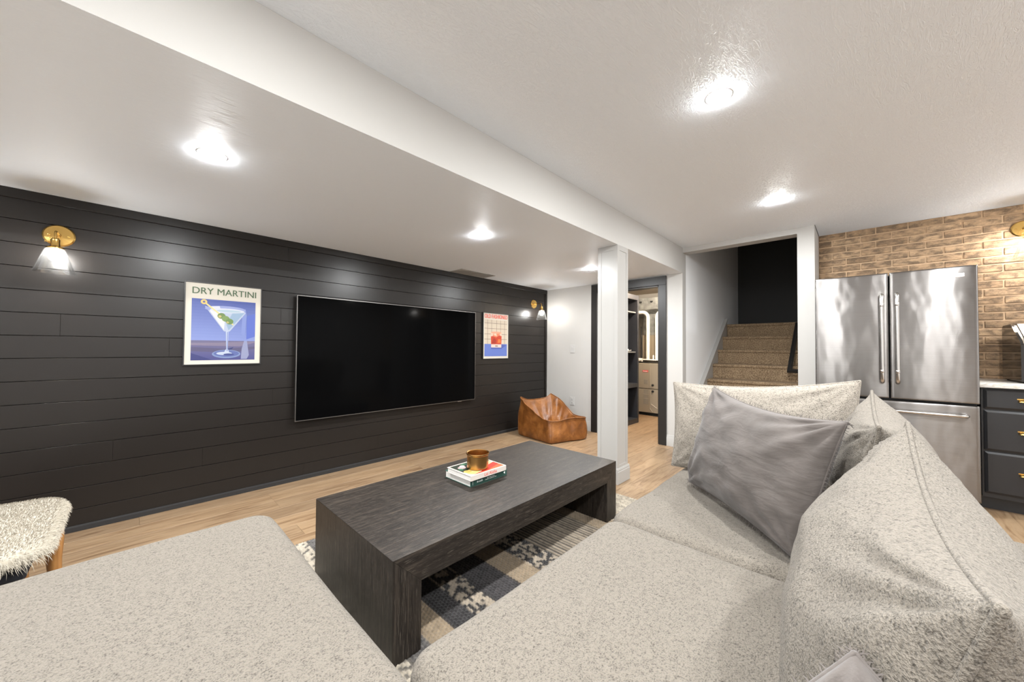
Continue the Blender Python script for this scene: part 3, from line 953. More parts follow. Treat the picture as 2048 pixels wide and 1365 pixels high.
for (a, b, kd) in bands:
    m = (XX >= a) & (XX < b + 1e-6)
    if kd in ('beige', 'cream', 'dots'):
        c = {'beige': (0.43, 0.345, 0.245), 'cream': (0.62, 0.58, 0.50), 'dots': (0.70, 0.655, 0.57)}[kd]
        cc = np.array(c)[None, None, :] * (0.82 + 0.3 * hsh[..., None])
        if kd == 'cream':
            d = ((hsh2 > 0.55))[..., None]; cc = np.where(d, cc * 0.72, cc)
        if kd == 'dots':
            d = ((hsh2 > 0.72))[..., None]; cc = np.where(d, np.array((0.16, 0.15, 0.14)), cc)
        hh = 0.003 + 0.0105 * ridge * knit
    elif kd in ('grey', 'char', 'black'):
        c = {'grey': (0.10, 0.095, 0.10), 'char': (0.055, 0.050, 0.056), 'black': (0.034, 0.031, 0.034)}[kd]
        cc = np.array(c)[None, None, :] * (0.6 + 0.9 * hsh[..., None] ** 1.5)
        if kd == 'grey':
            cc = np.where((rs.rand(nx, ny) > 0.7)[..., None], (0.24, 0.235, 0.235), cc)
        hh = 0.003 + 0.009 * ridge * knit
    elif kd in ('mott', 'mott2'):
        w = (hsh > (0.45 if kd == 'mott' else 0.52))[..., None]
        cc = np.where(w, np.array((0.60, 0.53, 0.44)) * (0.75 + 0.35 * hsh2[..., None]), np.array((0.032, 0.030, 0.032)))
        hh = 0.003 + 0.012 * ridge * knit
    else:
        ph = (XX / 0.0262) % 1.0
        w = (ph < 0.58)[..., None]
        cc = np.where(w, np.array((0.50, 0.435, 0.355)) * (0.75 + 0.4 * hsh[..., None]), np.array((0.024, 0.022, 0.023)))
        hh = 0.003 + 0.008 * np.where(w[..., 0], np.abs(np.sin(np.pi * ph / 0.58)) ** 0.6, 0.05)
    colr[m] = cc[m] if cc.shape == colr.shape else np.broadcast_to(cc, colr.shape)[m]
    H[m] = hh[m]
for _ in range(1):                           # soften the yarn edges
    cp = np.pad(colr, ((1, 1), (1, 1), (0, 0)), mode='edge')
    colr = 0.4 * colr + 0.15 * (cp[2:, 1:-1] + cp[:-2, 1:-1] + cp[1:-1, 2:] + cp[1:-1, :-2])
edge = np.minimum(np.minimum(XX - RX0, RX1 - XX), np.minimum(YY - RY0, RY1 - YY))
H = np.where(edge < 0.004, 0.001, H + 0.002)
jit = (rs.rand(nx, ny) - 0.5) * 0.0012
V = np.stack([XX, YY, np.maximum(0.001, H + jit)], -1).reshape(-1, 3)
I = np.arange(nx * ny).reshape(nx, ny)
F = np.stack([I[:-1, :-1], I[1:, :-1], I[1:, 1:], I[:-1, 1:]], -1).reshape(-1, 4)
g = G(); g.v = V.tolist(); g.f = F.tolist()
rug = obj('rug', g, M['rugv'], None, True, fix=False, cols=colr.reshape(-1, 3))
tag(rug, 'chunky woven rug with charcoal, beige and striped bands under the coffee table', 'rug')

# ================================================================== COFFEE TABLE
AX0, AX1, AY0, AY1, AZ = 0.681, 2.365, 1.243, 2.038, 0.400
LT = 0.122
ZR = 0.0125
ct = thing('coffee_table', ((AX0 + AX1) / 2, (AY0 + AY1) / 2, ZR), 'low dark brushed oak waterfall coffee table on the woven rug', 'table')
# mitred waterfall: the three boards meet at 45 degrees
g = G().prism([(AX0, AZ), (AX1, AZ), (AX1 - LT, AZ - LT), (AX0 + LT, AZ - LT)], 1, AY0, AY1)
obj('top', g, M['dark_wood'], ct, False)
e = 0.0006
obj('side_panel', G().prism([(AX0, ZR), (AX0 + LT, ZR), (AX0 + LT, AZ - LT - e), (AX0, AZ - 2 * e)], 1, AY0, AY1), M['dark_wood_v'], ct, False)
obj('side_panel', G().prism([(AX1, ZR), (AX1 - LT, ZR), (AX1 - LT, AZ - LT - e), (AX1, AZ - 2 * e)], 1, AY0, AY1), M['dark_wood_v'], ct, False)


# ---- books and brass pot on the table
def book(name, x0, x1, y0, y1, z0, z1, cov, label):
    t = thing(name, ((x0 + x1) / 2, (y0 + y1) / 2, z0), label, 'book', 'books on the coffee table')
    c = 0.003
    obj('cover', G().box(x0, x1, y0, y1, z0, z0 + c, 0.0008, 1).box(x0, x1, y0, y1, z1 - c, z1, 0.0008, 1).box(x0, x1, y0, y0 + c, z0 + c, z1 - c), cov, t, 30)
    obj('pages', G().box(x0 + 0.004, x1 - 0.004, y0 + c, y1 - 0.004, z0 + c, z1 - c), M['pages'], t, False)
    return t


b1 = book('hardback_book', 1.336, 1.626, 1.588, 1.826, AZ + 0.0003, AZ + 0.0420, M['book_green'], 'thick green hardback with white spine lettering, lower book of the stack')
b2 = book('hardback_book', 1.320, 1.598, 1.566, 1.786, AZ + 0.0425, AZ + 0.0720, M['book_white'], 'pale hardback with floral cover under the brass pot')
g = G()
ys0 = 1.588 - 0.0004
for (x, w, zc, h) in ((1.352, 0.0018, 0.021, 0.024),):
    g.add([(x, ys0, AZ + zc - h / 2), (x + w, ys0, AZ + zc - h / 2), (x + w, ys0, AZ + zc + h / 2), (x, ys0, AZ + zc + h / 2)], [(0, 1, 2, 3)])
rr = random.Random(11)


def glyphs(g, x, xe, zc, h, y):
    while x < xe:
        w = rr.choice([0.0022, 0.003, 0.0036]); hh = h * rr.choice([0.65, 0.7, 1.0])
        g.add([(x, y, zc - h / 2), (x + w, y, zc - h / 2), (x + w * 0.8, y, zc - h / 2 + hh), (x + w * 0.25, y, zc - h / 2 + hh)], [(0, 1, 2, 3)])
        x += w + rr.choice([0.0008, 0.0012, 0.003])


glyphs(g, 1.384, 1.424, AZ + 0.021, 0.010, ys0)
glyphs(g, 1.462, 1.520, AZ + 0.0255, 0.0052, ys0)
glyphs(g, 1.448, 1.532, AZ + 0.0170, 0.0052, ys0)
g.add([(1.598, ys0, AZ + 0.021), (1.610, ys0, AZ + 0.012), (1.610, ys0, AZ + 0.030)], [(0, 1, 2)])
obj('spine_lettering', g, M['ink_white'], b1, False, fix=False)['kind'] = 'stuff'
gt = textmesh('Lei Aloha', 0.026, lambda a, b: (1.470 + a, 1.566 - 0.0004, AZ + 0.0570 + b), width=1.0, bold=0.0002)
obj('spine_lettering', gt, M['ink_red'], b2, False, fix=False)
cz = AZ + 0.0720
art = [([(1.324, 1.572), (1.594, 1.572), (1.594, 1.780), (1.324, 1.780)], lin(236, 228, 210)),
       ([(1.330, 1.640), (1.470, 1.610), (1.588, 1.700), (1.588, 1.774), (1.330, 1.774)], lin(34, 48, 36)),
       ([(1.345, 1.574), (1.588, 1.574), (1.588, 1.672), (1.500, 1.640), (1.420, 1.590)], lin(206, 52, 34)),
       ([(1.44, 1.574), (1.588, 1.574), (1.588, 1.62)], lin(228, 108, 62)),
       (ell(1.375, 1.610, 0.040, 0.026), lin(240, 222, 150)), (ell(1.402, 1.640, 0.034, 0.026), lin(246, 232, 178)),
       (ell(1.358, 1.640, 0.026, 0.020), lin(232, 206, 120)),
       (ell(1.540, 1.690, 0.042, 0.030), lin(236, 226, 160)), (ell(1.555, 1.735, 0.03, 0.022), lin(226, 218, 150)),
       (ell(1.375, 1.715, 0.026, 0.022), lin(220, 190, 196)), (ell(1.392, 1.735, 0.016, 0.016), lin(250, 236, 238)),
       (ell(1.350, 1.690, 0.014, 0.018), lin(60, 120, 92)), (ell(1.420, 1.755, 0.02, 0.014), lin(60, 120, 92))]
g = G()
for k, (poly, c) in enumerate(art):
    g.add([(x, y, cz + 0.0003 + 0.0001 * k) for x, y in poly], [tuple(range(len(poly)))], c)
obj('cover_print', g, M['print'], b2, False, fix=False, cols='face')
prof = [(0.0, 0.0), (0.060, 0.0), (0.0630, 0.003), (0.0635, 0.012), (0.0635, 0.070), (0.0640, 0.078), (0.0680, 0.082), (0.0690, 0.086), (0.0680, 0.0895), (0.0655, 0.0900), (0.0620, 0.087), (0.0605, 0.072), (0.0600, 0.006), (0.0, 0.005)]
pot = obj('brass_pot', G().lathe(prof, (1.444, 1.652, cz + 0.0018), (0, 0, 1), 56), M['brass_old'], None, 40)
tag(pot, 'round brass pot with a rolled rim standing on the two books', 'pot')

# ================================================================== SOFA
def softblock(x0, x1, y0, y1, z0, z1, rc, rf, crown=0.0, sag=0.006, seed=0, na=176):
    """upholstered block: plan corner radius rc, fillet rf, crowned top, soft uneven surface"""
    cx, cy, ax, ay = (x0 + x1) / 2, (y0 + y1) / 2, (x1 - x0) / 2, (y1 - y0) / 2

    def outline():
        pts = []
        per = 2 * (2 * ax - 2 * rc) + 2 * (2 * ay - 2 * rc)
        cs = [(ax - rc, ay - rc, 0), (-(ax - rc), ay - rc, 90), (-(ax - rc), -(ay - rc), 180), (ax - rc, -(ay - rc), 270)]
        for q in range(4):
            X_, Y_, a = cs[q]
            for i in range(10):
                th = R(a + 90 * i / 9)
                pts.append((X_ + rc * math.cos(th), Y_ + rc * math.sin(th)))
            X2, Y2, _ = cs[(q + 1) % 4]
            e0 = pts[-1]; th = R(a + 90); e1 = (X2 + rc * math.cos(th), Y2 + rc * math.sin(th))
            n = int((na - 40) / 4)
            for i in range(1, n):
                pts.append((e0[0] + (e1[0] - e0[0]) * i / n, e0[1] + (e1[1] - e0[1]) * i / n))
        return pts
    O = outline(); n = len(O)

    def sdf(px, py):
        qx, qy = abs(px) - (ax - rc), abs(py) - (ay - rc)
        return rc - (math.hypot(max(qx, 0), max(qy, 0)) + min(max(qx, qy), 0))
    rings = [0.02, 0.12, 0.24, 0.36, 0.47, 0.57, 0.66, 0.73, 0.79, 0.84, 0.88, 0.91, 0.935, 0.955, 0.972, 0.985, 0.994, 1.0]
    rows_ = []
    for rho in rings:
        rr_ = []
        for (ox, oy) in O:
            px, py = ox * rho, oy * rho
            d = max(0.0, sdf(px, py))
            f = 0.0 if d >= rf else rf - math.sqrt(max(0, rf * rf - (rf - d) ** 2))
            zz = z1 - f * 0.9 + crown * (1 - (px / ax) ** 2) * (1 - (py / ay) ** 2)
            w = noise.noise(Vector((px * 3.1 + seed, py * 3.1, seed * 1.7))) * sag + noise.noise(Vector((px * 9 + seed, py * 9, 3.3))) * sag * 0.35
            rr_.append((cx + px, cy + py, zz + w))
        rows_.append(rr_)
    zt = z1 - rf * 0.9
    for k in range(1, 7):
        f = k / 6
        rr_ = []
        for (ox, oy) in O:
            w = noise.noise(Vector((ox * 3.1 + seed, oy * 3.1, f * 2 + seed))) * sag * 1.5
            bl = 1.0 + 0.010 * math.sin(math.pi * f) + w * 0.6
            if f > 0.99: bl = 0.985
            rr_.append((cx + ox * bl, cy + oy * bl, zt + (z0 - zt) * f))
        rows_.append(rr_)
    g = G()
    vs = [p for r_ in rows_ for p in r_]
    fs = []
    for i in range(len(rows_) - 1):
        for k in range(n):
            l = (k + 1) % n
            fs.append((i * n + k, i * n + l, (i + 1) * n + l, (i + 1) * n + k))
    vs.append((cx, cy, rows_[0][0][2])); ci = len(vs) - 1
    fs += [(ci, (k + 1) % n, k) for k in range(n)]
    fs.append(tuple((len(rows_) - 1) * n + k for k in range(n)))
    return g.add(vs, fs)


def pillow(c, tf, tb, n=44, pinch=0.05, p=0.55, wr=0.006, seed=1.0, fn=None, pt=None):
    """knife edged cushion; c = bottom-left, bottom-right, top-right, top-left seen from the front"""
    c = [Vector(q) for q in c]
    N = ((c[1] - c[0]).cross(c[3] - c[0])).normalized()
    pt = pinch if pt is None else pt
    u = [math.sin(math.pi / 2 * (-1 + 2 * i / n)) for i in range(n + 1)]

    def base(s, t):
        s2 = s * (1 - pinch * (1 - t * t)); t2 = t * (1 - pt * (1 - s * s))
        a, b = (s2 + 1) / 2, (t2 + 1) / 2
        return c[0] * (1 - a) * (1 - b) + c[1] * a * (1 - b) + c[2] * a * b + c[3] * (1 - a) * b
    F_, B_ = {}, {}
    vs = []
    for side in (1, -1):
        for i, s in enumerate(u):
            for j, t in enumerate(u):
                edge = i in (0, n) or j in (0, n)
                if edge and side == -1:
                    B_[i, j] = F_[i, j]; continue
                h = max(0.0, (1 - s * s) * (1 - t * t)) ** p
                P_ = base(s, t)
                w = (noise.noise(Vector((s * 2.2 + seed, t * 2.2, seed))) + 0.5 * noise.noise(Vector((s * 5 + seed, t * 5 + 4, side * 2.0)))) * wr
                # gathers running in from the corners
                cr = 0.0
                for (es, et) in ((-1, -1), (1, -1), (1, 1), (-1, 1)):
                    d = math.hypot(s - es, t - et)
                    if d < 1.1:
                        th = math.atan2(t - et, s - es)
                        cr += math.sin(th * 13 + seed * 3) * (1 - d / 1.1) * min(1, d * 4) * wr * 0.8
                P_ = P_ + N * (side * ((tf if side > 0 else tb) * h + (w + cr) * min(1, h * 3)))
                if fn: P_ = fn(s, t, side, h, P_)
                vs.append(P_)
                (F_ if side == 1 else B_)[i, j] = len(vs) - 1
    fs = []
    for i in range(n):
        for j in range(n):
            fs.append((F_[i, j], F_[i + 1, j], F_[i + 1, j + 1], F_[i, j + 1]))
            fs.append((B_[i, j], B_[i, j + 1], B_[i + 1, j + 1], B_[i + 1, j]))
    loop = [F_[i, 0] for i in range(n)] + [F_[n, j] for j in range(n)] + [F_[i, n] for i in range(n, 0, -1)] + [F_[0, j] for j in range(n, 0, -1)]
    g = G().add(vs, fs)
    return g, [Vector(vs[k]) for k in loop], N


sofa = thing('sectional_sofa', (0.8, 0.6, 0.0), 'cream flecked boucle sectional sofa with a wide chaise in the foreground', 'sofa')
SX, SZ = 0.463, 0.440
for (a, b, c, d) in ((-1.02, SX - 0.012, -0.40, 1.945), (SX + 0.004, 1.495, -0.40, 0.785), (1.507, 2.52, -0.40, 0.800)):
    obj('base', softblock(a, b, c, d, 0.045, 0.235, 0.06, 0.02, 0, 0.003, 2.0), M['boucle'], sofa, True)
obj('seat_cushion', softblock(-1.03, SX, -0.40, 1.972, 0.215, SZ, 0.085, 0.055, 0.012, 0.007, 1.3), M['boucle'], sofa, True)
obj('seat_cushion', softblock(SX + 0.004, 1.502, -0.40, 0.815, 0.215, SZ, 0.07, 0.055, 0.014, 0.008, 4.1), M['boucle'], sofa, True)
obj('seat_cushion', softblock(1.500, 2.52, -0.40, 0.835, 0.215, SZ + 0.002, 0.085, 0.06, 0.010, 0.008, 7.7), M['boucle'], sofa, True)
for (x, y) in ((-0.95, 1.87), (0.37, 1.87), (-0.95, -0.3), (0.55, 0.70), (1.42, 0.70), (1.6, 0.72), (2.43, 0.72), (2.43, -0.3), (1.0, -0.3)):
    obj('foot', G().lathe([(0.0, 0.0), (0.022, 0.0), (0.026, 0.006), (0.030, 0.05), (0.0, 0.05)], (x, y, 0.014 if (0.3 < x < 2.76 and 0.52 < y < 2.43) else 0.0005), (0, 0, 1), 16), M['navy'], sofa, 40)
obj('back_frame', softblock(SX + 0.01, 2.51, -0.50, -0.40, 0.045, 0.42, 0.045, 0.04, 0, 0.004, 3.0), M['boucle'], sofa, True)


def cushion(c, tf, tb, seed, m, parent, wr=0.008, p=0.52, pinch=0.045, fn=None, name='back_cushion', pr=0.006, pt=None):
    g, loop, N = pillow(c, tf, tb, 46, pinch, p, wr, seed, fn, pt)
    o = obj(name, g, m, parent, True)
    obj('piping', G().tube(loop, pr, 8, closed=True), m, o, True)
    return o


# near back cushion, far back cushion, end cushion
def sagging(amt):
    return lambda s, t, side, h, P_: P_ + Vector((0, 0, -amt * (1 - s * s) * ((t + 1) / 2) ** 2))


cushion([(1.625, 0.035, 0.445), (0.585, 0.035, 0.445), (0.600, -0.100, 0.930), (1.625, -0.102, 0.968)], 0.155, 0.22, 2.2, M['boucle'], sofa, 0.013, fn=sagging(0.060))
cushion([(2.40, 0.020, 0.450), (1.66, 0.010, 0.450), (1.60, -0.040, 0.950), (2.360, -0.037, 1.000)], 0.105, 0.20, 5.4, M['boucle'], sofa, 0.012, fn=sagging(0.020))
cushion([(2.39, 0.870, 0.452), (2.42, 0.000, 0.455), (2.48, 0.002, 1.035), (2.44, 0.875, 0.970)], 0.10, 0.12, 8.8, M['boucle_fine'], sofa, 0.008, 0.42, 0.04, fn=sagging(0.022))


# ---- grey linen pillows with frayed edges
def fringe_strands(loop, N, L, seed, step=0.006):
    rr_ = random.Random(seed)
    cen = sum(loop, Vector()) / len(loop)
    g = G()
    m = len(loop)
    for i in range(m):
        a, b = loop[i], loop[(i + 1) % m]
        seg = (b - a); k = max(1, int(seg.length / step))
        for q in range(k):
            p = a + seg * ((q + rr_.random()) / k)
            out = (p - cen); out = (out - N * out.dot(N))
            tdir = seg.normalized(); out = (out - tdir * out.dot(tdir) * 0.85)
            if out.length < 1e-5: continue
            out.normalize()
            out = (out + tdir * rr_.uniform(-0.5, 0.5) + N * rr_.uniform(-0.55, 0.55)).normalized()
            l = L * rr_.uniform(0.55, 1.25)
            w = tdir * 0.0011
            tip = p + out * l + Vector((rr_.uniform(-1, 1), rr_.uniform(-1, 1), rr_.uniform(-1.5, 0.5))) * l * 0.25
            mid = p + out * l * 0.55
            g.add([p - w, p + w, mid + w * 0.9, mid - w * 0.9, tip + w * 0.4, tip - w * 0.4], [(0, 1, 2, 3), (3, 2, 4, 5)])
    return g


def linen_pillow(c, tf, tb, seed, label, **kw):
    fn = kw.pop('fn', None)
    g, loop, N = pillow(c, tf, tb, 56, kw.get('pinch', 0.05), 0.46, 0.013, seed, fn, kw.get('pt'))
    lo = min(v[2] for v in g.v)
    t = thing('throw_pillow', (sum(v[0] for v in g.v) / len(g.v), sum(v[1] for v in g.v) / len(g.v), lo), label, 'pillow', 'grey linen throw pillows')
    obj('cover', g, M['linen'], t, True)
    obj('seam', G().tube(loop, 0.0035, 6, closed=True), M['linen'], t, True)
    f = obj('frayed_fringe', fringe_strands(loop, N, kw.get('fringe', 0.021), int(seed * 10)), M['linen'], t, False, fix=False)
    f['kind'] = 'stuff'
    return t


linen_pillow([(2.100, 0.676, 0.472), (1.585, 0.150, 0.455), (1.665, 0.032, 0.945), (2.290, 0.600, 0.972)], 0.125, 0.085, 3.1,
             'large grey washed linen pillow with frayed edges leaning in the sofa corner', pinch=0.04, pt=0.09, fn=sagging(0.02))
linen_pillow([(0.355, 0.272, 0.600), (0.205, 0.016, 0.490), (0.495, -0.248, 0.670), (0.645, 0.008, 0.800)], 0.06, 0.05, 6.3,
             'grey linen pillow at the very bottom edge, only its corner showing', pinch=0.04, fringe=0.012)

# ================================================================== FUR STOOL
st_ = thing('fur_stool', (-0.47, 2.50, 0.0), 'low stool covered in cream faux fur beside the chaise', 'stool')
FX0, FX1, FY0, FY1, FZ = -0.80, -0.192, 2.13, 2.87, 0.448
body = softblock(FX0, FX1, FY0, FY1, 0.402, FZ, 0.125, 0.034, 0.012, 0.006, 9.0, 120)
obj('seat_pad', body, M['fur'], st_, True)
g = G()
rr = random.Random(21)
V = body.v
for f in body.f:
    if len(f) > 4: continue
    P0 = [Vector(V[i]) for i in f]
    c = sum(P0, Vector()) / len(P0)
    n_ = (P0[1] - P0[0]).cross(P0[-1] - P0[0])
    ar = n_.length
    if ar < 1e-9 or c.z < 0.403: continue
    n_.normalize()
    out = Vector((c.x - (FX0 + FX1) / 2, c.y - (FY0 + FY1) / 2, (c.z - 0.40) * 3))
    if n_.dot(out) < 0: n_ = -n_
    k = ar * 36000
    k = int(k) + (1 if rr.random() < k - int(k) else 0)
    side = abs(n_.z) < 0.6
    for _ in range(k):
        a, b = rr.random(), rr.random()
        q = P0[0].lerp(P0[1], a).lerp((P0[-1] if len(P0) < 4 else P0[3]).lerp(P0[2], a), b)
        sw = noise.noise(q * 9.0)
        comb = Vector((0.6 + 0.25 * sw, -0.5 + 0.2 * sw, -0.1)) if not side else Vector((n_.x * 0.3 + sw * 0.7, n_.y * 0.3 + sw * 0.5, -0.9))
        L = rr.uniform(0.009, 0.015) * ((2.6 if c.y < FY0 + 0.08 else 1.6) if side else 1.0)
        d1 = (n_ * 0.9 + comb * 0.4 + Vector((rr.uniform(-1, 1), rr.uniform(-1, 1), rr.uniform(-1, 1))) * 0.2).normalized()
        d2 = (n_ * 0.2 + comb * 0.9 + Vector((rr.uniform(-1, 1), rr.uniform(-1, 1), rr.uniform(-1, 1))) * 0.25).normalized()
        w = d1.orthogonal().normalized() * 0.0010
        m1 = q + d1 * L * 0.55; tp = m1 + d2 * L * 0.6
        g.add([q - w, q + w, m1 + w * 0.8, m1 - w * 0.8, tp], [(0, 1, 2, 3), (3, 2, 4)])
fur = obj('fur_cover', g, M['fur'], st_, False, fix=False)
fur['kind'] = 'stuff'
obj('seat_frame', G().box(FX0 + 0.06, FX1 - 0.050, FY0 + 0.06, FY1 - 0.08, 0.335, 0.404, 0.006, 1), M['navy'], st_)
for (x, y) in ((FX0 + 0.12, FY0 + 0.12), (FX1 - 0.075, FY0 + 0.12), (FX0 + 0.12, FY1 - 0.14), (FX1 - 0.024, FY1 - 0.20)):
    obj('leg', G().tube([(x + 0.004, y, 0.0005), (x + 0.004, y, 0.10), (x - 0.002, y, 0.20), (x, y, 0.30), (x - 0.006, y, 0.392)], [0.015, 0.020, 0.024, 0.027, 0.028], 14), M['amber'], st_, 50)

# ================================================================== LEATHER BEANBAG
bo = Vector((3.935, 2.985, 0))
corn = [Vector((3.680, 3.405, 0)) - bo, Vector((3.600, 2.775, 0)) - bo, Vector((4.160, 2.580, 0)) - bo, Vector((4.300, 3.185, 0)) - bo]   # A B C D
NA = 144
ang = [math.atan2(c.y, c.x) for c in corn]


def outline_r(th):
    """distance from the centre to the rounded quadrilateral"""
    d = Vector((math.cos(th), math.sin(th), 0))
    best = 9
    for k in range(4):
        a, b = corn[k], corn[(k + 1) % 4]
        e_ = b - a
        den = d.x * e_.y - d.y * e_.x
        if abs(den) < 1e-9: continue
        r_ = (a.x * e_.y - a.y * e_.x) / den
        s_ = (a.x * d.y - a.y * d.x) / den
        if r_ > 0 and -1e-6 <= s_ <= 1 + 1e-6: best = min(best, r_)
    return best


def angd(a, b): return abs((a - b + math.pi) % (2 * math.pi) - math.pi)


def rim_h(th):
    pa = max(0, 1 - angd(th, ang[0]) / R(72)) ** 1.35
    pd = max(0, 1 - angd(th, ang[3] + R(14)) / R(66)) ** 1.15
    return 0.285 + 0.245 * pa + 0.265 * pd + 0.010 * math.cos(4 * th)


rmean = sum(corn[k].length for k in range(4)) / 4
prof = [(0.90, 0.0), (0.985, 0.012), (1.03, 0.10), (1.035, 0.28), (1.01, 0.55), (0.985, 0.80), (0.975, 0.93), (0.985, 0.985), (0.955, 1.0), (0.90, 0.985), (0.80, 0.90), (0.68, 0.76), (0.56, 0.64), (0.42, 0.56), (0.28, 0.53), (0.14, 0.52), (0.02, 0.515)]


def bean(i, j):
    th = 2 * math.pi * i / NA
    rf_, hf = prof[j]
    r_ = outline_r(th)
    rs_ = 0.5 * (outline_r(th - R(5)) + outline_r(th + R(5)))
    r_ = 0.4 * r_ + 0.6 * rs_
    rim = rim_h(th)
    if j <= 8:
        z_ = rim * hf
        bul = 1.0
    else:
        f = (j - 8) / (len(prof) - 1 - 8)
        seat = 0.165 + 0.03 * math.sin(3 * th)
        z_ = rim * hf * (1 - f) ** 1.1 + seat * (1 - (1 - f) ** 1.1)
    lean = 0.0
    x_, y_ = math.cos(th) * r_ * rf_, math.sin(th) * r_ * rf_
    w = noise.noise(Vector((x_ * 7, y_ * 7, z_ * 6 + 2))) * 0.022 + noise.noise(Vector((x_ * 16, y_ * 16, z_ * 22 + 2))) * 0.008
    if j > 9: w += (noise.noise(Vector((x_ * 11 + 3, y_ * 11, 7))) * 0.060 + noise.noise(Vector((x_ * 24 + 3, y_ * 24, 2))) * 0.022) * (1 if j < 15 else 0.4)
    q = Vector((x_, y_, 0)); nrm = q.normalized() if q.length > 1e-6 else q
    if 0 < j < 8: q = q + nrm * w
    if j > 9: z_ += w
    return bo + q + Vector((0, 0, max(0.001, z_)))


bag = thing('beanbag_chair', bo, 'tan leather beanbag chair in the corner below the far sconce', 'beanbag')
g = G().grid(NA, len(prof), bean, wrap_u=True)
o = obj('leather_cover', g, M['leather'], bag, True)
sm = o.modifiers.new('subdiv', 'SUBSURF'); sm.levels = 1; sm.render_levels = 1
rimpts = [bean(i, 7) + Vector((0, 0, 0.006)) for i in range(NA)]
obj('rim_seam', G().tube(rimpts, 0.006, 6, closed=True), M['leather'], bag, True)
for th in (ang[1] + R(4), ang[2], ang[0]):
    i = int(round(th / (2 * math.pi) * NA)) % NA
    pts = [bean(i, j) + (bean(i, j) - bo - Vector((0, 0, bean(i, j).z))).normalized() * 0.001 for j in range(1, 8)]
    obj('side_seam', G().tube(pts, 0.0035, 6), M['leather'], bag, True)

# ================================================================== REFRIGERATOR
FXF, FYL, FYR, FZT = 4.250, 0.292, -0.624, 1.820
fr_ = thing('refrigerator', (4.65, (FYL + FYR) / 2, 0), 'stainless steel french door refrigerator against the brick wall', 'refrigerator')
obj('body', G().box(FXF + 0.075, XK - 0.02, FYR + 0.004, FYL - 0.004, 0.02, FZT - 0.012, 0.006, 1), M['fridge_side'], fr_)
obj('gasket', G().box(FXF + 0.055, FXF + 0.078, FYR + 0.008, FYL - 0.008, 0.08, FZT - 0.02), M['gasket'], fr_, False)


def door(name, ya, yb, z0, z1, bow):
    n = 20; m = 14
    yc, hw = (ya + yb) / 2, (yb - ya) / 2
    g = G()
    xb = FXF + 0.056

    def fx(yy, zz):
        s = (yy - yc) / hw
        e1 = min(1.0, (1 - abs(s)) * hw / 0.012)
        e2 = min(1.0, min(zz - z0, z1 - zz) / 0.010)
        rd = 0.006 * (2 - math.sqrt(max(0, 1 - (1 - e1) ** 2)) - math.sqrt(max(0, 1 - (1 - e2) ** 2)))
        return FXF - bow * (1 - s * s) + rd
    ss = [-1, -0.992, -0.975, -0.95] + [-0.9 + 1.8 * i / n for i in range(n + 1)] + [0.95, 0.975, 0.992, 1]
    tt = [0, 0.003, 0.007, 0.012] + [0.03 + 0.94 * i / m for i in range(m + 1)] + [0.988, 0.993, 0.997, 1]
    N_, M_ = len(ss), len(tt)
    vs = []
    for s in ss:
        for t_ in tt:
            yy = yc + s * hw; zz = z0 + t_ * (z1 - z0)
            vs.append((fx(yy, zz), yy, zz))
    fs = [(i * M_ + j, (i + 1) * M_ + j, (i + 1) * M_ + j + 1, i * M_ + j + 1) for i in range(N_ - 1) for j in range(M_ - 1)]
    b = len(vs)
    rim = [i * M_ for i in range(N_)] + [(N_ - 1) * M_ + j for j in range(1, M_)] + [i * M_ + M_ - 1 for i in range(N_ - 2, -1, -1)] + [j for j in range(M_ - 2, 0, -1)]
    vs += [(xb, vs[k][1], vs[k][2]) for k in rim]
    L = len(rim)
    fs += [(rim[k], b + k, b + (k + 1) % L, rim[(k + 1) % L]) for k in range(L)]
    fs.append(tuple(b + k for k in range(L)))
    g.add(vs, fs)
    return obj(name, g, M['steel'], fr_, 50)


YM = -0.171
d1 = door('door', YM + 0.004, FYL, 0.802, FZT, 0.005)
d2 = door('door', FYR, YM - 0.004, 0.802, FZT, 0.005)
d3 = door('freezer_drawer', FYR, FYL, 0.09, 0.786, 0.005)


def handle(parent, pts, out, r, name='handle'):
    a, b = Vector(pts[0]), Vector(pts[1])
    o_ = Vector(out); d = (b - a).normalized()
    path = [a - o_ * 0.052, a - o_ * 0.02, a - o_ * 0.006 + d * 0.006, a + d * 0.022, a + d * 0.09, (a + b) / 2, b - d * 0.09, b - d * 0.022, b - o_ * 0.006 - d * 0.006, b - o_ * 0.02, b - o_ * 0.052]
    h_ = obj(name, G().tube(path, r, 16), M['steel_smooth'], parent, 60)
    for q in (a + d * 0.085, b - d * 0.085):
        obj('ferrule', G().lathe([(r, -0.012), (r * 1.10, -0.009), (r * 1.10, 0.009), (r, 0.012)], q, d, 16), M['steel_smooth'], h_, 50)


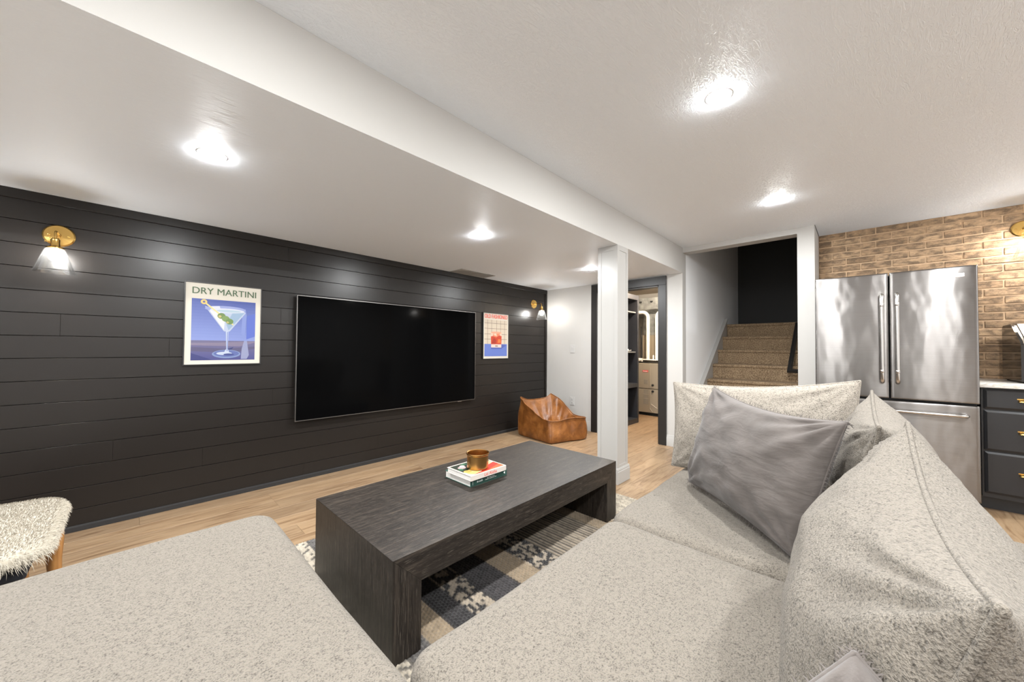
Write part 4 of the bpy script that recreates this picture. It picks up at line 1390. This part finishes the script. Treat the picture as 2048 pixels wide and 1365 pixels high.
handle(d1, ((FXF - 0.055, -0.128, 0.935), (FXF - 0.055, -0.128, 1.640)), (-1, 0, 0), 0.0135)
handle(d2, ((FXF - 0.055, -0.214, 0.935), (FXF - 0.055, -0.214, 1.640)), (-1, 0, 0), 0.0135)
handle(d3, ((FXF - 0.055, -0.560, 0.712), (FXF - 0.055, 0.225, 0.712)), (-1, 0, 0), 0.0120)
bd = obj('name_badge', G().box(FXF - 0.0065, FXF + 0.002, -0.562, -0.478, 1.738, 1.768, 0.002, 1), M['steel_smooth'], d2)
gt = textmesh('FRIGIDAIRE', 0.0155, lambda a, b: (FXF - 0.0068, -0.520 - a, 1.753 + b), width=0.86, bold=0.0001)
obj('badge_lettering', gt, M['ink_white'], bd, False, fix=False)
for y_ in (FYL - 0.05, FYR + 0.05):
    obj('hinge_cover', G().box(FXF + 0.03, FXF + 0.12, y_ - 0.03, y_ + 0.03, FZT - 0.012, FZT + 0.006, 0.004, 1), M['fridge_side'], fr_)
    obj('foot', G().lathe([(0.0, 0.0), (0.02, 0.0), (0.02, 0.025), (0.0, 0.025)], (FXF + 0.15, y_, 0.0005)), M['gasket'], fr_)
    obj('foot', G().lathe([(0.0, 0.0), (0.02, 0.0), (0.02, 0.025), (0.0, 0.025)], (XK - 0.12, y_, 0.0005)), M['gasket'], fr_)

# ================================================================== KITCHEN RUN
KX, KZ = 4.425, 0.918
ky0, ky1 = -1.90, -0.655
cab = thing('base_cabinet', (4.77, (ky0 + ky1) / 2, 0), 'charcoal drawer cabinet with brass pulls right of the refrigerator', 'cabinet')
obj('carcass', G().box(KX + 0.020, XK - 0.024, ky0, ky1, 0.10, KZ - 0.001, 0.001, 1), M['cabinet'], cab)
obj('toe_kick', G().box(KX + 0.09, XK - 0.024, ky0, ky1, 0.0005, 0.10), M['cabinet'], cab, False)
dw = (ky1 - ky0 - 0.03) / 2


def cup_pull(parent, yc, zc):
    g = G()
    n, m = 14, 6

    def f(i, j):
        a = math.pi * i / (n - 1); b = (math.pi / 2) * j / (m - 1)
        return (KX - 0.0005 - 0.024 * math.sin(b) * (0.35 + 0.65 * math.sin(a)), yc + 0.045 * math.cos(a), zc - 0.010 + 0.022 * math.cos(b) * max(0.0, math.sin(a)) ** 0.6)
    g.grid(n, m, f)
    g.box(KX - 0.0028, KX - 0.0003, yc - 0.048, yc + 0.048, zc + 0.006, zc + 0.014)
    obj('cup_pull', g, M['brass'], parent, 60)


for side in (0, 1):
    y1_ = ky1 - 0.012 - side * (dw + 0.006); y0_ = y1_ - dw
    for (z0, z1) in ((0.760, 0.905), (0.452, 0.748), (0.135, 0.440)):
        g = G()
        # raised field panel with a bevelled rim
        b_ = 0.014
        vs = [(KX + 0.018, y0_, z0), (KX + 0.018, y1_, z0), (KX + 0.018, y1_, z1), (KX + 0.018, y0_, z1),
              (KX + 0.008, y0_, z0), (KX + 0.008, y1_, z0), (KX + 0.008, y1_, z1), (KX + 0.008, y0_, z1),
              (KX, y0_ + b_, z0 + b_), (KX, y1_ - b_, z0 + b_), (KX, y1_ - b_, z1 - b_), (KX, y0_ + b_, z1 - b_)]
        fs = [(3, 2, 1, 0), (8, 9, 10, 11)]
        for k in range(4):
            l = (k + 1) % 4
            fs += [(k, l, l + 4, k + 4), (k + 4, l + 4, l + 8, k + 8)]
        dr = obj('drawer_front', g.add(vs, fs), M['cabinet'], cab, False)
        cup_pull(dr, (y0_ + y1_) / 2 + 0.108, (z0 + z1) / 2 + (0.012 if z1 < 0.5 else 0.0))
ctp = obj('countertop', G().box(KX - 0.028, XK - 0.018, ky0, ky1 + 0.014, KZ, KZ + 0.036, 0.003, 2), M['quartz'])
tag(ctp, 'white quartz countertop on the charcoal drawer cabinet', 'countertop')

# countertop ice maker
iz = KZ + 0.0365
ice = thing('ice_maker', (4.74, -1.0, iz), 'glossy black and steel countertop appliance beside the brick wall', 'appliance')
iy1, iy0 = -0.850, -1.16
side = [(4.985, iz + 0.012), (4.985, 1.380), (4.955, 1.398), (4.745, 1.400), (4.520, 1.262), (4.500, 1.235), (4.500, iz + 0.012)]
obj('side_panel', G().prism(side, 1, iy1 - 0.014, iy1), M['black_gloss'], ice, 30)
obj('side_panel', G().prism(side, 1, iy0, iy0 + 0.014), M['black_gloss'], ice, 30)
inn = [(4.980, iz + 0.012), (4.980, 1.372), (4.745, 1.390), (4.525, 1.252), (4.506, 1.228), (4.506, iz + 0.012)]
obj('body', G().prism(inn, 1, iy0 + 0.0145, iy1 - 0.0145), M['steel_dark'], ice, 30)
lid = [(4.940, 1.392), (4.742, 1.402), (4.540, 1.275), (4.546, 1.262), (4.746, 1.388), (4.94, 1.380)]
obj('lid', G().prism(lid, 1, iy0 + 0.03, iy1 - 0.03), M['steel_dark'], ice, 30)
for (x, y) in ((4.54, iy1 - 0.03), (4.54, iy0 + 0.03), (4.95, iy1 - 0.03), (4.95, iy0 + 0.03)):
    obj('foot', G().lathe([(0.0, 0.0), (0.014, 0.0), (0.016, 0.013), (0.0, 0.013)], (x, y, iz + 0.0003), (0, 0, 1), 14), M['tv_back'], ice)

# ================================================================== UTILITY ROOM
# ---- bookcase seen through the doorway
bk = thing('bookcase', (5.22, 2.78, 0), 'tall black open bookcase just inside the utility doorway', 'bookcase')
KX0, KX1, KY0, KY1, KH = 4.76, 5.705, 2.60, 2.96, 2.05
for x in (KX0, KX1 - 0.045):
    obj('side_panel', G().box(x, x + 0.045, KY0, KY1, 0.0005, KH, 0.001, 1), M['shelf_black'], bk)
obj('back_panel', G().box(KX0 + 0.045, KX1 - 0.045, KY1 - 0.012, KY1, 0.001, KH), M['shelf_black'], bk, False)
for (z0, th, dy) in ((KH - 0.075, 0.075, 0.0), (1.765, 0.020, 0.03), (1.125, 0.020, 0.03), (0.575, 0.060, 0.0), (0.001, 0.075, 0.0)):
    obj('shelf', G().box(KX0 + 0.045, KX1 - 0.045, KY0 + dy, KY1 - 0.012, z0, z0 + th), M['shelf_black'] if dy == 0 else M['fridge_side'], bk, False)
kn = thing('bottle_opener', (5.50, 2.70, 1.145), 'small chrome tool lying on a bookcase shelf', 'tool')
obj('bar', G().tube([(5.44, 2.66, 1.150), (5.50, 2.68, 1.156), (5.56, 2.66, 1.166)], 0.006, 8), M['silver'], kn)
obj('knob', G().lathe([(0.0, 0.0), (0.014, 0.004), (0.020, 0.02), (0.014, 0.036), (0.0, 0.04)], (5.52, 2.70, 1.146)), M['silver'], kn, True)

# ---- furnace
fu = thing('furnace', (6.75, 2.62, 0), 'beige grey furnace with a red badge seen through the doorway', 'furnace')
UX, UY0, UY1 = 6.40, 2.385, 2.945
obj('plinth', G().box(UX + 0.03, UX + 0.72, UY0 + 0.02, UY1 - 0.02, 0.0005, 0.055), M['dark_hole'], fu, False)
obj('lower_panel', G().box(UX, UX + 0.73, UY0, UY1, 0.055, 0.470, 0.006, 1), M['furnace'], fu)
obj('upper_panel', G().box(UX, UX + 0.73, UY0, UY1, 0.480, 0.930, 0.006, 1), M['furnace'], fu)
for (z0, z1) in ((0.495, 0.86), (0.13, 0.455)):
    obj('raised_rib', G().box(UX - 0.008, UX + 0.001, 2.700, 2.712, z0, z1, 0.002, 1), M['furnace'], fu)
obj('raised_rib', G().tube([(UX - 0.003, 2.706, 0.13), (UX - 0.003, 2.66, 0.070)], 0.005, 6), M['furnace'], fu)
obj('raised_rib', G().tube([(UX - 0.003, 2.69, 0.21), (UX - 0.003, 2.58, 0.145)], 0.005, 6), M['furnace'], fu)
bg = obj('badge', G().box(UX - 0.005, UX - 0.0003, 2.742, 2.842, 0.772, 0.806, 0.001, 1), M['red_badge'], fu)
gt = textmesh('bryant', 0.034, lambda a, b: (UX - 0.0056, 2.792 - a, 0.789 + b), width=0.9, bold=0.0006)
obj('badge_lettering', gt, M['ink_white'], bg, False, fix=False)
for zc in (0.545, 0.437):
    obj('knob', G().lathe([(0.020, 0.0), (0.020, 0.012), (0.014, 0.018), (0.0, 0.018)], (UX, 2.658, zc), (-1, 0, 0), 16), M['dark_hole'], fu)
for (y0, y1, z0, z1) in ((2.75, 2.82, 0.555, 0.635), (2.735, 2.825, 0.385, 0.46), (2.735, 2.83, 0.31, 0.37), (2.735, 2.83, 0.20, 0.295)):
    obj('sticker', G().box(UX - 0.0012, UX - 0.0002, y0, y1, z0, z1), M['grey_label'], fu, False)
obj('coil_cabinet', G().box(UX + 0.18, UX + 0.72, UY0 + 0.02, UY1 - 0.02, 0.93, 1.440, 0.004, 1), M['coil'], fu)
obj('plenum', G().box(UX + 0.20, UX + 0.70, UY0 + 0.03, UY1 - 0.03, 1.440, 1.835, 0.003, 1), M['galv'], fu)
obj('seam_strip', G().box(UX + 0.195, UX + 0.70, UY0 + 0.027, UY1 - 0.027, 1.660, 1.672), M['galv'], fu, False)
obj('supply_duct', G().prism([(UX - 0.02, 2.10), (UX + 0.02, 1.90), (UX + 0.20, 1.83), (7.34, 1.83), (7.34, 2.12)], 1, UY0 - 0.25, UY1 + 0.4), M['galv'], fu, 20)
for y_ in (2.88, 2.68):
    obj('duct_port', G().lathe([(0.024, -0.002), (0.024, 0.006), (0.0, 0.006)], (UX - 0.005, y_, 2.035), (-1, 0, 0.2), 16), M['dark_hole'], fu)
obj('manifold', G().tube([(UX + 0.06, UY1 - 0.01, 0.975), (UX + 0.06, UY0 + 0.05, 0.975)], 0.016, 10).tube([(UX + 0.03, UY1 - 0.02, 0.945), (UX + 0.03, UY0 + 0.05, 0.945)], 0.010, 8), M['dark_hole'], fu, 50)
obj('drain_tee', G().tube([(UX + 0.02, 2.935, 0.99), (UX + 0.02, 2.86, 0.99)], 0.030, 12), M['pvc'], fu, 50)
obj('drain_pipe', G().tube([(UX + 0.02, 2.84, 0.995), (UX + 0.02, 2.62, 0.990)], 0.013, 10), M['pvc'], fu, 50)


def pvc(pts):
    P_ = [Vector(p) for p in pts]
    obj('vent_pipe', G().tube(P_, 0.031, 16), M['pvc'], fu, 50)


def bend(c, r, a0, a1, y_sign=1, n=8):
    return [(c[0], c[1] + r * math.cos(R(a0 + (a1 - a0) * i / n)), c[2] + r * math.sin(R(a0 + (a1 - a0) * i / n))) for i in range(n + 1)]


pvc([(UX + 0.06, 2.772, 0.985), (UX + 0.06, 2.772, 1.74)] + bend((UX + 0.06, 2.872, 1.755), 0.10, 180, 90) + [(UX + 0.06, 3.05, 1.856)])
pvc([(UX + 0.06, 2.610, 0.985), (UX + 0.06, 2.610, 1.74)] + bend((UX + 0.06, 2.510, 1.755), 0.10, 0, 90) + [(UX + 0.06, 2.20, 1.856)])
obj('condensate_cup', G().lathe([(0.012, 0.0), (0.012, 0.075), (0.006, 0.085), (0.0, 0.085)], (UX + 0.04, 2.665, 0.995), (0, 0, 1), 12), M['pvc'], fu, 50)
obj('gas_line', G().tube([(UX + 0.1, 2.915, 1.0), (UX + 0.1, 2.915, 1.20), (UX + 0.1, 2.915, 1.60)], 0.010, 8), M['dark_hole'], fu, 50)
# ---- lamp holder on the utility ceiling, and an added unseen bulb
ul = thing('ceiling_lamp', (6.45, 2.82, 2.27), 'round lamp holder on the tan utility room ceiling', 'lamp')
obj('holder', G().lathe([(0.0, 0.05), (0.065, 0.0495), (0.070, 0.035), (0.050, 0.012), (0.038, 0.0), (0.0, 0.0)], (6.45, 2.82, 2.27), (0, 0, 1), 28), M['plastic_white'], ul, 40)
u2 = thing('ceiling_lamp', (5.55, 2.15, 2.21), 'unseen bare lit bulb added on the utility room ceiling near the doorway', 'lamp')
obj('holder', G().lathe([(0.0, 0.11), (0.065, 0.1095), (0.070, 0.095), (0.038, 0.06), (0.0, 0.06)], (5.55, 2.15, 2.21), (0, 0, 1), 28), M['plastic_white'], u2, 40)
obj('bulb', G().lathe([(0.0, 0.0), (0.02, 0.004), (0.030, 0.022), (0.022, 0.045), (0.013, 0.06), (0.0, 0.06)], (5.55, 2.15, 2.21), (0, 0, 1), 20), M['bulb'], u2, True)
lamp('light', 'POINT', (5.55, 2.15, 2.17), 50.0, u2, col=(1, 0.86, 0.68), shadow_soft_size=0.03)  # warm light put in at the unseen bulb to brighten the room
